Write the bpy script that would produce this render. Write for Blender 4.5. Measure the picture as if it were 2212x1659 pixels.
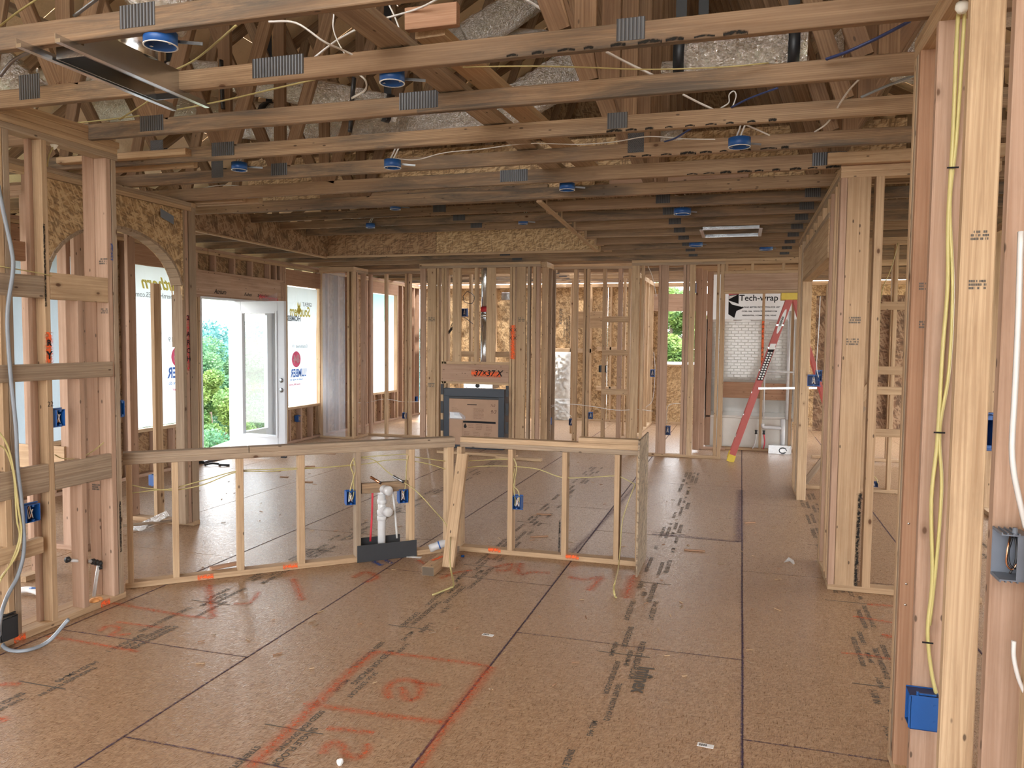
import bpy, bmesh, math, random
from mathutils import Vector, Matrix, noise
random.seed(7)
for o in list(bpy.data.objects): bpy.data.objects.remove(o)
SC = bpy.context.scene
COL = SC.collection
# ------------------------------------------------------------------ camera (Z up, X along the trusses, Y into the house)
F = 1660.672; EYE = 1.645
MR = [Vector((0.958297, 0.285619, 0.009392)), Vector((0.025599, -0.053062, -0.998263)), Vector((-0.284625, 0.956873, -0.058161))]
cd = bpy.data.cameras.new('camera'); cam = bpy.data.objects.new('camera', cd); COL.objects.link(cam)
cd.sensor_fit = 'HORIZONTAL'; cd.sensor_width = 36; cd.lens = F / 2212 * 36; cd.clip_start = 0.05; cd.clip_end = 2000
m = Matrix.Identity(4)
for i in range(3):
    m[i][0] = MR[0][i]; m[i][1] = -MR[1][i]; m[i][2] = -MR[2][i]
m[2][3] = EYE
cam.matrix_world = m
SC.camera = cam
# ------------------------------------------------------------------ world, sun, exposure
w = bpy.data.worlds.new('world'); SC.world = w; w.use_nodes = True
nt = w.node_tree; nt.nodes.clear()
out = nt.nodes.new('ShaderNodeOutputWorld'); bg = nt.nodes.new('ShaderNodeBackground'); nt.links.new(bg.outputs[0], out.inputs[0])
tc = nt.nodes.new('ShaderNodeTexCoord'); sx = nt.nodes.new('ShaderNodeSeparateXYZ'); nt.links.new(tc.outputs['Generated'], sx.inputs[0])
rp = nt.nodes.new('ShaderNodeValToRGB'); nt.links.new(sx.outputs[2], rp.inputs[0]); nt.links.new(rp.outputs[0], bg.inputs[0])
rp.color_ramp.elements[0].position = 0.0; rp.color_ramp.elements[0].color = (1.0, 0.99, 0.97, 1)
rp.color_ramp.elements[1].position = 0.7; rp.color_ramp.elements[1].color = (0.80, 0.89, 1.0, 1)
bg.inputs[1].default_value = 5.2
sl = bpy.data.lights.new('sun', 'SUN'); sl.energy = 4.0; sl.angle = 0.02; sl.color = (1, 0.95, 0.86)
so = bpy.data.objects.new('sun', sl); COL.objects.link(so)
so.rotation_euler = Vector((-0.38, 0.30, -0.88)).to_track_quat('-Z', 'Y').to_euler()
SC.view_settings.view_transform = 'Standard'; SC.view_settings.look = 'None'
SC.view_settings.gamma = 1; SC.view_settings.use_curve_mapping = False
SC.view_settings.exposure = 1.02

# ------------------------------------------------------------------ pixel rays onto real planes of the house
def ray(px, py):
    x = (px - 1106) / F; y = (py - 829.5) / F
    return MR[0] * x + MR[1] * y + MR[2]
def onZ(px, py, z=0.0):
    d = ray(px, py); t = (z - EYE) / d.z; return Vector((d.x * t, d.y * t, z))
def onY(px, py, Y):
    d = ray(px, py); t = Y / d.y; return Vector((d.x * t, Y, EYE + d.z * t))
def onX(px, py, X):
    d = ray(px, py); t = X / d.x; return Vector((X, d.y * t, EYE + d.z * t))

# ------------------------------------------------------------------ materials
class NT:
    def __init__(s, name):
        s.m = bpy.data.materials.new(name); s.m.use_nodes = True; s.t = s.m.node_tree
        s.b = s.t.nodes['Principled BSDF']; s.o = s.t.nodes['Material Output']
    def n(s, typ, **kw):
        nd = s.t.nodes.new('ShaderNode' + typ)
        for k, v in kw.items():
            if hasattr(nd, k): setattr(nd, k, v)
            else: nd.inputs[k.replace('_', ' ')].default_value = v
        return nd
    def l(s, a, b): s.t.links.new(a, b)
    def coords(s, scale=(1, 1, 1), kind='Object', rot=(0, 0, 0), rnd=True):
        tc = s.n('TexCoord'); mp = s.n('Mapping'); src = tc.outputs[kind]
        if rnd:
            oi = s.n('ObjectInfo'); mu = s.n('VectorMath', operation='MULTIPLY')
            cb = s.n('CombineXYZ')
            for i in range(3): s.l(oi.outputs['Random'], cb.inputs[i])
            s.l(cb.outputs[0], mu.inputs[0]); mu.inputs[1].default_value = (37.0, 23.0, 51.0)
            ad = s.n('VectorMath', operation='ADD'); s.l(src, ad.inputs[0]); s.l(mu.outputs[0], ad.inputs[1]); src = ad.outputs[0]
        if any(rot):
            m0 = s.n('Mapping'); s.l(src, m0.inputs[0]); m0.inputs['Rotation'].default_value = rot; src = m0.outputs[0]
        s.l(src, mp.inputs[0]); mp.inputs['Scale'].default_value = scale
        return mp.outputs[0]
    def noise(s, vec, scale=1.0, detail=4, rough=0.55, dist=0.0):
        n = s.n('TexNoise'); s.l(vec, n.inputs['Vector']); n.inputs['Scale'].default_value = scale
        n.inputs['Detail'].default_value = detail; n.inputs['Roughness'].default_value = rough; n.inputs['Distortion'].default_value = dist
        return n.outputs['Fac']
    def ramp(s, fac, stops):
        r = s.n('ValToRGB'); s.l(fac, r.inputs[0]); e = r.color_ramp.elements
        while len(e) < len(stops): e.new(0.5)
        for el, (p, c) in zip(e, stops):
            el.position = p; el.color = (c, c, c, 1) if isinstance(c, (int, float)) else (*c, 1)
        return r.outputs[0]
    def mix(s, fac, a, b, mode='MIX'):
        x = s.n('MixRGB', blend_type=mode)
        for i, v in ((0, fac), (1, a), (2, b)):
            if isinstance(v, (int, float)): x.inputs[i].default_value = v
            elif isinstance(v, tuple): x.inputs[i].default_value = (*v, 1)
            else: s.l(v, x.inputs[i])
        return x.outputs[0]
    def math(s, op, a, b=0.0):
        x = s.n('Math', operation=op)
        for i, v in ((0, a), (1, b)):
            if isinstance(v, (int, float)): x.inputs[i].default_value = v
            else: s.l(v, x.inputs[i])
        return x.outputs[0]
    def bump(s, h, strength=0.3, dist=0.002):
        b = s.n('Bump'); s.l(h, b.inputs['Height']); b.inputs['Strength'].default_value = strength; b.inputs['Distance'].default_value = dist
        s.l(b.outputs[0], s.b.inputs['Normal'])
    def fin(s, col=None, rough=0.6, metal=0.0, spec=0.5):
        if col is not None:
            if isinstance(col, tuple): s.b.inputs['Base Color'].default_value = (*col, 1)
            else: s.l(col, s.b.inputs['Base Color'])
        if isinstance(rough, (int, float)): s.b.inputs['Roughness'].default_value = rough
        else: s.l(rough, s.b.inputs['Roughness'])
        s.b.inputs['Metallic'].default_value = metal; s.b.inputs['Specular IOR Level'].default_value = spec
        return s.m

def lumber(name, A, B, dark, mold=0.0, knots=0.36, ringamt=0.55):
    k = NT(name)
    oi = k.n('ObjectInfo')
    base = k.mix(oi.outputs['Random'], A, B)
    v = k.coords((48, 48, 1.3)); st = k.noise(v, 1.0, 6, 0.65, 0.8)
    base = k.mix(k.ramp(st, [(0.38, 0.0), (0.66, 0.8)]), base, dark)
    v2 = k.coords((9, 9, 0.55)); wv = k.n('TexWave', wave_type='RINGS', rings_direction='Z', wave_profile='SAW')
    k.l(v2, wv.inputs['Vector']); wv.inputs['Scale'].default_value = 4.5; wv.inputs['Distortion'].default_value = 5.0
    wv.inputs['Detail'].default_value = 2; wv.inputs['Detail Scale'].default_value = 0.7
    rg = k.ramp(wv.outputs['Fac'], [(0.45, 0.0), (0.95, ringamt)])
    base = k.mix(rg, base, tuple(c * 1.15 for c in dark))
    # knots
    v3 = k.coords((8, 8, 4.5)); vo = k.n('TexVoronoi'); k.l(v3, vo.inputs['Vector']); vo.inputs['Scale'].default_value = 1.0
    sp = k.n('SeparateColor'); k.l(vo.outputs['Color'], sp.inputs[0])
    on = k.math('LESS_THAN', sp.outputs[0], knots)
    kd = k.ramp(vo.outputs['Distance'], [(0.03, 1.0), (0.07, 0.85), (0.09, 0.25), (0.18, 0.0)])
    base = k.mix(k.math('MULTIPLY', kd, on), base, (0.09, 0.04, 0.018))
    # nail dents and dirt
    v4 = k.coords((3, 3, 1.2)); dn = k.noise(v4, 1.3, 6, 0.7)
    base = k.mix(k.ramp(dn, [(0.5, 0.0), (0.85, 0.45)]), base, tuple(c * 0.45 for c in dark))
    if mold:
        v5 = k.coords((14, 14, 1.3)); mn = k.noise(v5, 1.0, 7, 0.75, 0.8)
        lo = k.noise(k.coords((1.5, 1.5, 0.5)), 1.0, 2)
        mm = k.math('MULTIPLY', k.ramp(mn, [(0.38, 0.0), (0.62, 1.0)]), k.ramp(lo, [(0.44, 0.03), (0.54, 0.85)]))
        base = k.mix(k.math('MULTIPLY', mm, mold), base, (0.075, 0.068, 0.06))
    v6 = k.coords((26, 26, 11)); v7 = k.n('TexVoronoi'); k.l(v6, v7.inputs['Vector']); v7.inputs['Scale'].default_value = 1.0; s7 = k.n('SeparateColor'); k.l(v7.outputs['Color'], s7.inputs[0])
    base = k.mix(k.math('MULTIPLY', k.ramp(v7.outputs['Distance'], [(0.10, 0.85), (0.16, 0.0)]), k.math('LESS_THAN', s7.outputs[1], 0.22)), base, (0.07, 0.045, 0.03))
    k.bump(st, 0.35, 0.0015)
    return k.fin(base, 0.72, spec=0.25)

M = {}
M['pine'] = lumber('pine', (0.60, 0.435, 0.275), (0.47, 0.325, 0.20), (0.33, 0.205, 0.115), ringamt=.4, knots=.3)
M['pine_pink'] = lumber('pine_pink', (0.49, 0.335, 0.245), (0.40, 0.26, 0.185), (0.31, 0.185, 0.12), knots=0.25, ringamt=0.25)
M['pine_red'] = lumber('pine_red', (0.44, 0.265, 0.17), (0.38, 0.225, 0.14), (0.27, 0.14, 0.08), knots=0.1)
M['pine_grey'] = lumber('pine_grey', (0.45, 0.345, 0.245), (0.37, 0.275, 0.19), (0.24, 0.16, 0.105), mold=0.35)
M['truss'] = lumber('truss_pine', (0.41, 0.28, 0.17), (0.29, 0.19, 0.115), (0.18, 0.105, 0.06), mold=1.0, knots=0.4, ringamt=0.6)
M['truss_web'] = lumber('truss_web', (0.30, 0.19, 0.11), (0.21, 0.125, 0.07), (0.13, 0.07, 0.038), mold=0.2)

def osb(name, A, B, C, sc=1.0, rough=0.7, spec=0.3, flake=(70, 9, 9)):
    k = NT(name)
    fl = None; hs = []
    col = k.mix(k.noise(k.coords((3 * sc, 3 * sc, 3 * sc)), 1.0, 3), A, B)
    for i, (a, thr) in enumerate(((0.35, .52), (1.35, .54), (2.5, .53), (0.0, .56), (1.9, .58))):
        r = [a + .3 * i, a * 1.1, a]
        v = k.coords(tuple(q * sc for q in flake), rot=r)
        nz = k.noise(v, 1.0, 1.5, 0.4, 0.25); hs.append(nz)
        f = k.ramp(nz, [(thr, 0.0), (thr + 0.07, 0.62 if 'floor' in name else 0.75)])
        c = C if i % 2 == 0 else tuple(q * (0.66 if 'floor' in name else 0.55) for q in B)
        col = k.mix(f, col, c)
    h = k.math('MAXIMUM', k.math('MAXIMUM', hs[0], hs[1]), k.math('MAXIMUM', hs[2], hs[3]))
    k.bump(h, 0.8, 0.003)
    rg = k.ramp(h, [(0.45, rough + 0.1), (0.75, rough - 0.15)])
    return k.fin(col, rg, spec=spec)
M['osb'] = osb('osb_sheathing', (0.46, 0.30, 0.15), (0.36, 0.22, 0.11), (0.62, 0.44, 0.25), 1.3)
M['osb_dark'] = osb('osb_dark', (0.27, 0.155, 0.09), (0.20, 0.11, 0.06), (0.40, 0.26, 0.16), 0.8)
M['osb_wall'] = osb('osb_wall', (0.33, 0.19, 0.10), (0.26, 0.15, 0.08), (0.42, 0.27, 0.15), 0.9)
M['osb_floor'] = osb('osb_floor', (0.375, 0.225, 0.130), (0.31, 0.182, 0.102), (0.48, 0.325, 0.205), 1.5, rough=0.37, spec=0.42, flake=(150, 24, 24))
M['osb_grey'] = osb('osb_edge_panel', (0.30, 0.22, 0.15), (0.22, 0.16, 0.11), (0.40, 0.31, 0.21), 1.1)

def foil(name, col, rough, sc, strength):
    k = NT(name)
    v = k.coords((sc, sc, sc)); n1 = k.noise(v, 1.0, 5, 0.7, 1.5)
    vo = k.n('TexVoronoi', feature='DISTANCE_TO_EDGE'); k.l(v, vo.inputs['Vector']); vo.inputs['Scale'].default_value = 1.7
    h = k.math('ADD', n1, k.math('MULTIPLY', vo.outputs['Distance'], 0.6)); k.bump(h, strength, 0.02)
    return k.fin(col, rough, 1.0)
M['foil'] = foil('duct_foil', (0.80, 0.77, 0.74), 0.17, 30, 1.0)
M['foil_deck'] = foil('foil_deck', (0.86, 0.68, 0.46), 0.42, 14, 0.35); M['foil_deck'].node_tree.nodes['Principled BSDF'].inputs['Metallic'].default_value = .4
M['galv'] = foil('galvanized', (0.62, 0.64, 0.66), 0.22, 5, 0.08)
M['steel_dull'] = foil('steel_dull', (0.30, 0.31, 0.33), 0.4, 40, 0.1)
k = NT('nail_plate'); v = k.coords((1, 1, 1)); br = k.n('TexBrick'); se = k.n('SeparateXYZ'); cb = k.n('CombineXYZ'); k.l(k.coords((1, 1, 1), rnd=False), se.inputs[0]); k.l(se.outputs[1], cb.inputs[0]); k.l(se.outputs[2], cb.inputs[1]); k.l(k.math('ADD', se.outputs[0], 0), cb.inputs[2]); k.l(cb.outputs[0], br.inputs['Vector'])
br.inputs['Scale'].default_value = 60; br.inputs['Mortar Size'].default_value = 0.035; br.inputs['Brick Width'].default_value = .5; br.inputs['Row Height'].default_value = .35; br.inputs['Color1'].default_value = (0.07, 0.07, 0.075, 1); br.inputs['Color2'].default_value = (0.14, 0.14, 0.15, 1); br.inputs['Mortar'].default_value = (0.20, 0.20, 0.21, 1)
sn = k.math('MULTIPLY', k.math('SINE', k.math('MULTIPLY', se.outputs[1], 520)), k.math('SINE', k.math('MULTIPLY', se.outputs[2], 420))); pr_ = k.ramp(sn, [(0.05, (.10, .10, .105)), (0.45, (.04, .04, .045)), (.8, (.16, .16, .175))]); k.bump(sn, 0.8, 0.002); M['plate'] = k.fin(pr_, 0.45, 0.65)

def plain(name, col, rough=0.5, metal=0.0, spec=0.5, var=0.12, sc=20):
    k = NT(name); n = k.noise(k.coords((sc, sc, sc)), 1.0, 4)
    c = k.mix(k.ramp(n, [(0.3, 0.0), (0.8, 1.0)]), col, tuple(q * (1 - var) for q in col)); return k.fin(c, rough, metal, spec)
M['blue'] = plain('blue_plastic', (0.012, 0.09, 0.33), 0.4)
M['blue_dark'] = plain('blue_inside', (0.006, 0.03, 0.13), 0.5)
M['grey_box'] = plain('grey_plastic', (0.16, 0.18, 0.22), 0.45)
M['black_plastic'] = plain('black_plastic', (0.012, 0.014, 0.018), 0.45)
M['yellow_cable'] = plain('yellow_cable', (0.48, 0.40, 0.17), 0.4); M['yellow_bright'] = plain('yellow_bright', (0.60, 0.52, 0.21), 0.4)
M['white_cable'] = plain('white_cable', (0.70, 0.68, 0.66), 0.4)
M['grey_cable'] = plain('grey_cable', (0.26, 0.29, 0.33), 0.4)
M['blue_cable'] = plain('blue_cable', (0.03, 0.05, 0.16), 0.4)
M['black_cable'] = plain('black_cable', (0.015, 0.015, 0.018), 0.4)
M['copper'] = plain('copper', (0.75, 0.38, 0.22), 0.25, 1.0)
M['pvc'] = plain('white_pvc', (0.60, 0.60, 0.61), 0.25)
M['pex_red'] = plain('red_pex', (0.55, 0.03, 0.05), 0.35)
M['pex_clear'] = plain('clear_pex', (0.62, 0.62, 0.62), 0.25)
M['door_white'] = plain('white_door_paint', (0.62, 0.64, 0.68), 0.4, var=0.03)
M['fiberglass'] = plain('white_fiberglass', (0.66, 0.63, 0.58), 0.12, var=0.05)
M['red_glass'] = plain('red_fiberglass', (0.42, 0.075, 0.06), 0.45)
M['yellow_plastic'] = plain('yellow_plastic', (0.62, 0.45, 0.04), 0.45)
M['cardboard'] = plain('cardboard', (0.40, 0.25, 0.165), 0.8, var=0.15, sc=6)
M['navy_metal'] = plain('navy_black_metal', (0.014, 0.022, 0.036), 0.4)
M['ink'] = plain('black_ink', (0.02, 0.02, 0.022), 0.8, spec=0.1)
M['ink_soft'] = plain('grey_ink', (0.13, 0.115, 0.10), 0.8, spec=0.1)
M['ink_brown'] = plain('carton_ink', (0.13, 0.07, 0.05), 0.8, spec=0.1)
M['paper'] = plain('white_paper', (0.78, 0.78, 0.78), 0.7)
M['red_label'] = plain('red_label', (0.5, 0.02, 0.03), 0.6)
M['rubber'] = plain('black_felt', (0.035, 0.036, 0.04), 0.85)
M['wool'] = plain('white_insulation', (0.80, 0.80, 0.78), 0.95, var=0.25, sc=30)
M['foam'] = plain('spray_foam', (0.80, 0.77, 0.68), 0.9)
M['foam_orange'] = plain('orange_foam', (0.80, 0.38, 0.14), 0.9)
M['threshold'] = plain('dark_bronze', (0.05, 0.05, 0.06), 0.35, 0.7)
M['bark'] = plain('bark', (0.12, 0.09, 0.065), 0.9)
M['roof'] = plain('grey_roof', (0.33, 0.37, 0.40), 0.9)
M['grass'] = plain('grass', (0.16, 0.17, 0.10), 0.95, var=0.5, sc=0.4)
M['conc'] = plain('pale_ground', (0.75, 0.72, 0.66), 0.9)

def leafmat(name, A, B):
    k = NT(name); oi = k.n('ObjectInfo'); n = k.noise(k.coords((0.8, 0.8, 0.8), rnd=False), 1.0, 3)
    c = k.mix(k.ramp(n, [(0.35, 0.0), (0.65, 1.0)]), A, B); k.fin(c, 0.55)
    tr = k.n('BsdfTranslucent'); k.l(c, tr.inputs[0]); mx = k.n('MixShader'); mx.inputs[0].default_value = 0.4
    k.l(k.b.outputs[0], mx.inputs[1]); k.l(tr.outputs[0], mx.inputs[2]); k.l(mx.outputs[0], k.o.inputs[0]); return k.m
M['leaf'] = leafmat('leaf_green', (0.075, 0.17, 0.05), (0.20, 0.27, 0.06))
M['leaf2'] = leafmat('leaf_bluegreen', (0.05, 0.15, 0.075), (0.11, 0.22, 0.09))
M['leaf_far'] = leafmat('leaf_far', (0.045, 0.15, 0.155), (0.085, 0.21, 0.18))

def sheetmat(name, col, trans, alpha=0.0, wr=6.0, rough=0.4):
    k = NT(name); v = k.coords((wr, wr, wr * 0.35)); n = k.noise(v, 1.0, 3, 0.5, 1.2); k.bump(n, 0.5, 0.03); k.fin(col, rough)
    tr = k.n('BsdfTranslucent'); tr.inputs[0].default_value = (*col, 1); mx = k.n('MixShader'); mx.inputs[0].default_value = trans
    k.l(k.b.outputs[0], mx.inputs[1]); k.l(tr.outputs[0], mx.inputs[2]); last = mx.outputs[0]
    if alpha:
        tp = k.n('BsdfTransparent'); m2 = k.n('MixShader'); m2.inputs[0].default_value = alpha
        k.l(last, m2.inputs[1]); k.l(tp.outputs[0], m2.inputs[2]); last = m2.outputs[0]
    k.l(last, k.o.inputs[0]); return k.m
M['banner'] = sheetmat('banner_vinyl', (0.60, 0.66, 0.70), 0.42, 0.0)
M['sheet'] = sheetmat('white_sheet', (0.97, 0.97, 0.97), 0.9, 0.35)
M['poly'] = sheetmat('clear_poly', (0.70, 0.73, 0.80), 0.3, 0.72, 14, 0.15)
M['teal_sheet'] = sheetmat('teal_sheet', (0.62, 0.90, 0.88), 0.9)
M['wrapsheet'] = sheetmat('printed_wrap', (0.62, 0.60, 0.58), 0.3, 0.0)
for nm, c in (('b_yellow', (0.72, 0.56, 0.08)), ('b_red', (0.66, 0.05, 0.13)), ('b_blue', (0.03, 0.12, 0.42)), ('b_grey', (0.25, 0.27, 0.30)), ('b_white', (0.95, 0.95, 0.95))):
    M[nm] = sheetmat(nm, tuple(q * .8 + .05 for q in c), 0.6)
k = NT('window_glass'); k.fin((1, 1, 1), 0.02); k.b.inputs['Transmission Weight'].default_value = 1; k.b.inputs['IOR'].default_value = 1.45
tp = k.n('BsdfTransparent'); tp.inputs[0].default_value = (0.95, 0.985, 0.99, 1); gl = k.n('BsdfGlossy'); gl.inputs['Roughness'].default_value = 0.02
fr = k.n('Fresnel'); fr.inputs[0].default_value = 1.5; mx = k.n('MixShader'); mx.inputs[0].default_value = .09; k.l(tp.outputs[0], mx.inputs[1]); k.l(gl.outputs[0], mx.inputs[2]); k.l(mx.outputs[0], k.o.inputs[0])
M['glass'] = k.m
M['bottle'] = sheetmat('clear_bottle', (0.85, 0.9, 0.95), 0.2, 0.55, 3, 0.1)

def spray(name, col, dens=0.62, sharp=0.25, rough=0.85):
    k = NT(name); k.fin(col, rough, spec=0.2)
    uv = k.n('TexCoord'); sp = k.n('SeparateXYZ'); k.l(uv.outputs['UV'], sp.inputs[0])
    d = k.math('ABSOLUTE', k.math('SUBTRACT', sp.outputs[0], 0.5)); prof = k.ramp(d, [(0.0, 1.0), (0.46, 0.0)])
    n = k.noise(k.coords((55, 55, 55), rnd=False), 1.0, 5, 0.7); n = k.ramp(n, [(0.5 - sharp * .6, 0.0), (0.5 + sharp * .6, 1.0)])
    a = k.math('MULTIPLY', k.math('MULTIPLY', prof, n), dens)
    tp = k.n('BsdfTransparent'); mx = k.n('MixShader'); k.l(a, mx.inputs[0]); k.l(tp.outputs[0], mx.inputs[1]); k.l(k.b.outputs[0], mx.inputs[2]); k.l(mx.outputs[0], k.o.inputs[0]); return k.m
M['spray_orange'] = spray('orange_spray', (0.68, 0.15, 0.06), .9)
M['spray_strong'] = spray('orange_spray_strong', (0.85, 0.14, 0.04), 2.0)
M['chalk_purple'] = spray('purple_chalk', (0.085, 0.055, 0.095), 1.6)
M['spray_purple'] = spray('purple_spray', (0.15, 0.10, 0.15), 0.85)
M['spray_blue'] = spray('blue_spray', (0.02, 0.09, 0.35), 1.3)
M['spray_red'] = spray('red_spray', (0.65, 0.09, 0.10), 1.3)
M['mold'] = spray('black_mold', (0.02, 0.018, 0.016), 2.2)

# ------------------------------------------------------------------ object helpers
LOC = {}
def tagset(o, label, cat, group=None, kind=None):
    if label: o['label'] = label
    if cat: o['category'] = cat
    if group: o['group'] = group
    if kind: o['kind'] = kind
    return o
def empty(name, loc=(0, 0, 0), label=None, cat=None, group=None, kind=None):
    o = bpy.data.objects.new(name, None); COL.objects.link(o); o.location = loc; o.empty_display_size = 0.1
    LOC[o] = Vector(loc); return tagset(o, label, cat, group, kind)
def struct(name): return empty(name, kind='structure')
def link(name, me, mat, parent, origin=(0, 0, 0), rot=None):
    o = bpy.data.objects.new(name, me); COL.objects.link(o)
    if mat is not None: me.materials.append(M[mat] if isinstance(mat, str) else mat)
    origin = Vector(origin)
    mw = Matrix.Translation(origin) @ (rot.to_4x4() if rot else Matrix.Identity(4))
    LOC[o] = mw
    if parent is not None:
        o.parent = parent; p = LOC[parent]; pm = p if isinstance(p, Matrix) else Matrix.Translation(p)
        o.matrix_local = pm.inverted() @ mw
    else: o.matrix_world = mw
    return o
def mesh(vs, fs, smooth=False):
    me = bpy.data.meshes.new('m'); me.from_pydata([tuple(v) for v in vs], [], fs); me.update()
    if smooth:
        for p in me.polygons: p.use_smooth = True
    return me
def prism(prof, L):   # profile in xy, extruded along z centred
    n = len(prof); vs = [(x, y, -L / 2) for x, y in prof] + [(x, y, L / 2) for x, y in prof]
    fs = [[i, (i + 1) % n, n + (i + 1) % n, n + i] for i in range(n)] + [list(range(n))[::-1], list(range(n, 2 * n))]
    return mesh(vs, fs)
def stick(name, A, B, w, t, up, mat, parent, c=0.003):
    """lumber from A to B (centre line); w = width measured along `up`, t = thickness across."""
    A = Vector(A); B = Vector(B); z = (B - A); L = z.length; z.normalize(); up = Vector(up)
    y = (up - z * up.dot(z)).normalized(); x = y.cross(z)
    a, b = t / 2, w / 2; c = min(c, a * .5, b * .5)
    prof = [(-a + c, -b), (a - c, -b), (a, -b + c), (a, b - c), (a - c, b), (-a + c, b), (-a, b - c), (-a, -b + c)] if c > 1e-6 else [(-a, -b), (a, -b), (a, b), (-a, b)]
    return link(name, prism(prof, L), mat, parent, (A + B) / 2, Matrix((x, y, z)).transposed())
def bar(name, x0, x1, y0, y1, z0, z1, mat, parent, c=0.003):
    x0, x1 = min(x0, x1), max(x0, x1); y0, y1 = min(y0, y1), max(y0, y1); z0, z1 = min(z0, z1), max(z0, z1)
    d = [x1 - x0, y1 - y0, z1 - z0]; ax = d.index(max(d)); C = Vector(((x0 + x1) / 2, (y0 + y1) / 2, (z0 + z1) / 2))
    e = Vector((0, 0, 0)); e[ax] = d[ax] / 2; ua = (ax + 1) % 3; u = Vector((0, 0, 0)); u[ua] = 1; ta = 3 - ax - ua
    return stick(name, C - e, C + e, d[ua], d[ta], u, mat, parent, c)
def quadmesh(name, pts, mat, parent, th=0.0, n=None):
    pts = [Vector(p) for p in pts]; C = sum(pts, Vector()) / len(pts); nn = len(pts)
    vs = [p - C for p in pts]; fs = [list(range(nn))]
    if th:
        nrm = (pts[1] - pts[0]).cross(pts[2] - pts[1]).normalized() * th
        vs += [v + nrm for v in vs[:nn]]; fs = [list(range(nn))[::-1], list(range(nn, 2 * nn))] + [[i, (i + 1) % nn, nn + (i + 1) % nn, nn + i] for i in range(nn)]
    return link(name, mesh(vs, fs), mat, parent, C)
def smoothpts(P, sub=4):
    P = [Vector(p) for p in P]
    if len(P) < 3: return P
    Q = [P[0] * 2 - P[1]] + P + [P[-1] * 2 - P[-2]]; R = []
    for i in range(1, len(Q) - 2):
        for s in range(sub):
            t = s / sub; a, b, c, d = Q[i - 1:i + 3]
            R.append(0.5 * ((2 * b) + (c - a) * t + (2 * a - 5 * b + 4 * c - d) * t * t + (3 * b - a - 3 * c + d) * t ** 3))
    return R + [P[-1]]
def tube(name, P, r, mat, parent=None, seg=8, sub=4, flat=1.0, jitter=None, cap=True, rr=None):
    R = smoothpts(P, sub) if sub > 1 else [Vector(p) for p in P]; C = R[0].copy(); vs = []; fs = []
    up = Vector((0, 0, 1)); 
    t0 = (R[1] - R[0]).normalized(); nx = t0.cross(up if abs(t0.z) < 0.9 else Vector((1, 0, 0))).normalized()
    for i, p in enumerate(R):
        t = (R[min(i + 1, len(R) - 1)] - R[max(i - 1, 0)]).normalized(); nx = (nx - t * nx.dot(t)).normalized(); ny = t.cross(nx)
        for k_ in range(seg):
            a = 2 * math.pi * k_ / seg; q = r if rr is None else r * rr(i / (len(R) - 1))
            if jitter: q *= 1 + jitter * (noise.noise(Vector((i * 1.3, k_ * 1.7, r * 50 + C.x))))
            vs.append(p - C + nx * math.cos(a) * q + ny * math.sin(a) * q * flat)
    for i in range(len(R) - 1):
        for k_ in range(seg):
            fs.append([i * seg + k_, i * seg + (k_ + 1) % seg, (i + 1) * seg + (k_ + 1) % seg, (i + 1) * seg + k_])
    if cap: fs += [list(range(seg))[::-1], [(len(R) - 1) * seg + k_ for k_ in range(seg)]]
    return link(name, mesh(vs, fs, True), mat, parent, C)
def text(name, body, loc, rx, ry, size, mat, parent, align='CENTER', extrude=0.0, shear=0.0, bold=0.0, sx=1.0):
    """flat lettering; rx = direction of the baseline, ry = up direction of the letters"""
    cu = bpy.data.curves.new('t', 'FONT'); cu.body = body; cu.size = size; cu.align_x = align; cu.align_y = 'CENTER'; cu.extrude = extrude
    cu.shear = shear; cu.offset = bold; cu.resolution_u = 3
    to = bpy.data.objects.new('t', cu); COL.objects.link(to)
    me = bpy.data.meshes.new_from_object(to); bpy.data.objects.remove(to); bpy.data.curves.remove(cu)
    rx = Vector(rx).normalized(); ry = Vector(ry).normalized(); rz = rx.cross(ry)
    for v in me.vertices: v.co.x *= sx
    me.materials.clear()
    return link(name, me, mat, parent, loc, Matrix((rx, ry, rz)).transposed())
def strip(name, P, wd, mat, parent, nrm=(0, 0, 1), off=0.0006, sub=4, ww=None):
    R = smoothpts(P, sub); nrm = Vector(nrm); C = R[0].copy(); vs = []; fs = []; uv = []
    for i, p in enumerate(R):
        t = (R[min(i + 1, len(R) - 1)] - R[max(i - 1, 0)]).normalized(); s = t.cross(nrm).normalized()
        q = wd / 2
        vs += [p - C + s * q + nrm * off, p - C - s * q + nrm * off]; uv += [(0, i / len(R)), (1, i / len(R))]
    for i in range(len(R) - 1): fs.append([2 * i, 2 * i + 1, 2 * i + 3, 2 * i + 2])
    me = mesh(vs, fs); ul = me.uv_layers.new(name='UVMap')
    for lp in me.loops: ul.data[lp.index].uv = uv[lp.vertex_index]
    return link(name, me, mat, parent, C)
def lathe(name, prof, C, axis, mat, parent, seg=20):
    axis = Vector(axis).normalized(); x = axis.orthogonal().normalized(); y = axis.cross(x); vs = []; fs = []
    for (r, h) in prof:
        for k_ in range(seg):
            a = 2 * math.pi * k_ / seg; vs.append(x * math.cos(a) * r + y * math.sin(a) * r + axis * h)
    for i in range(len(prof) - 1):
        for k_ in range(seg): fs.append([i * seg + k_, i * seg + (k_ + 1) % seg, (i + 1) * seg + (k_ + 1) % seg, (i + 1) * seg + k_])
    return link(name, mesh(vs, fs, True), mat, parent, C)
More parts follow.
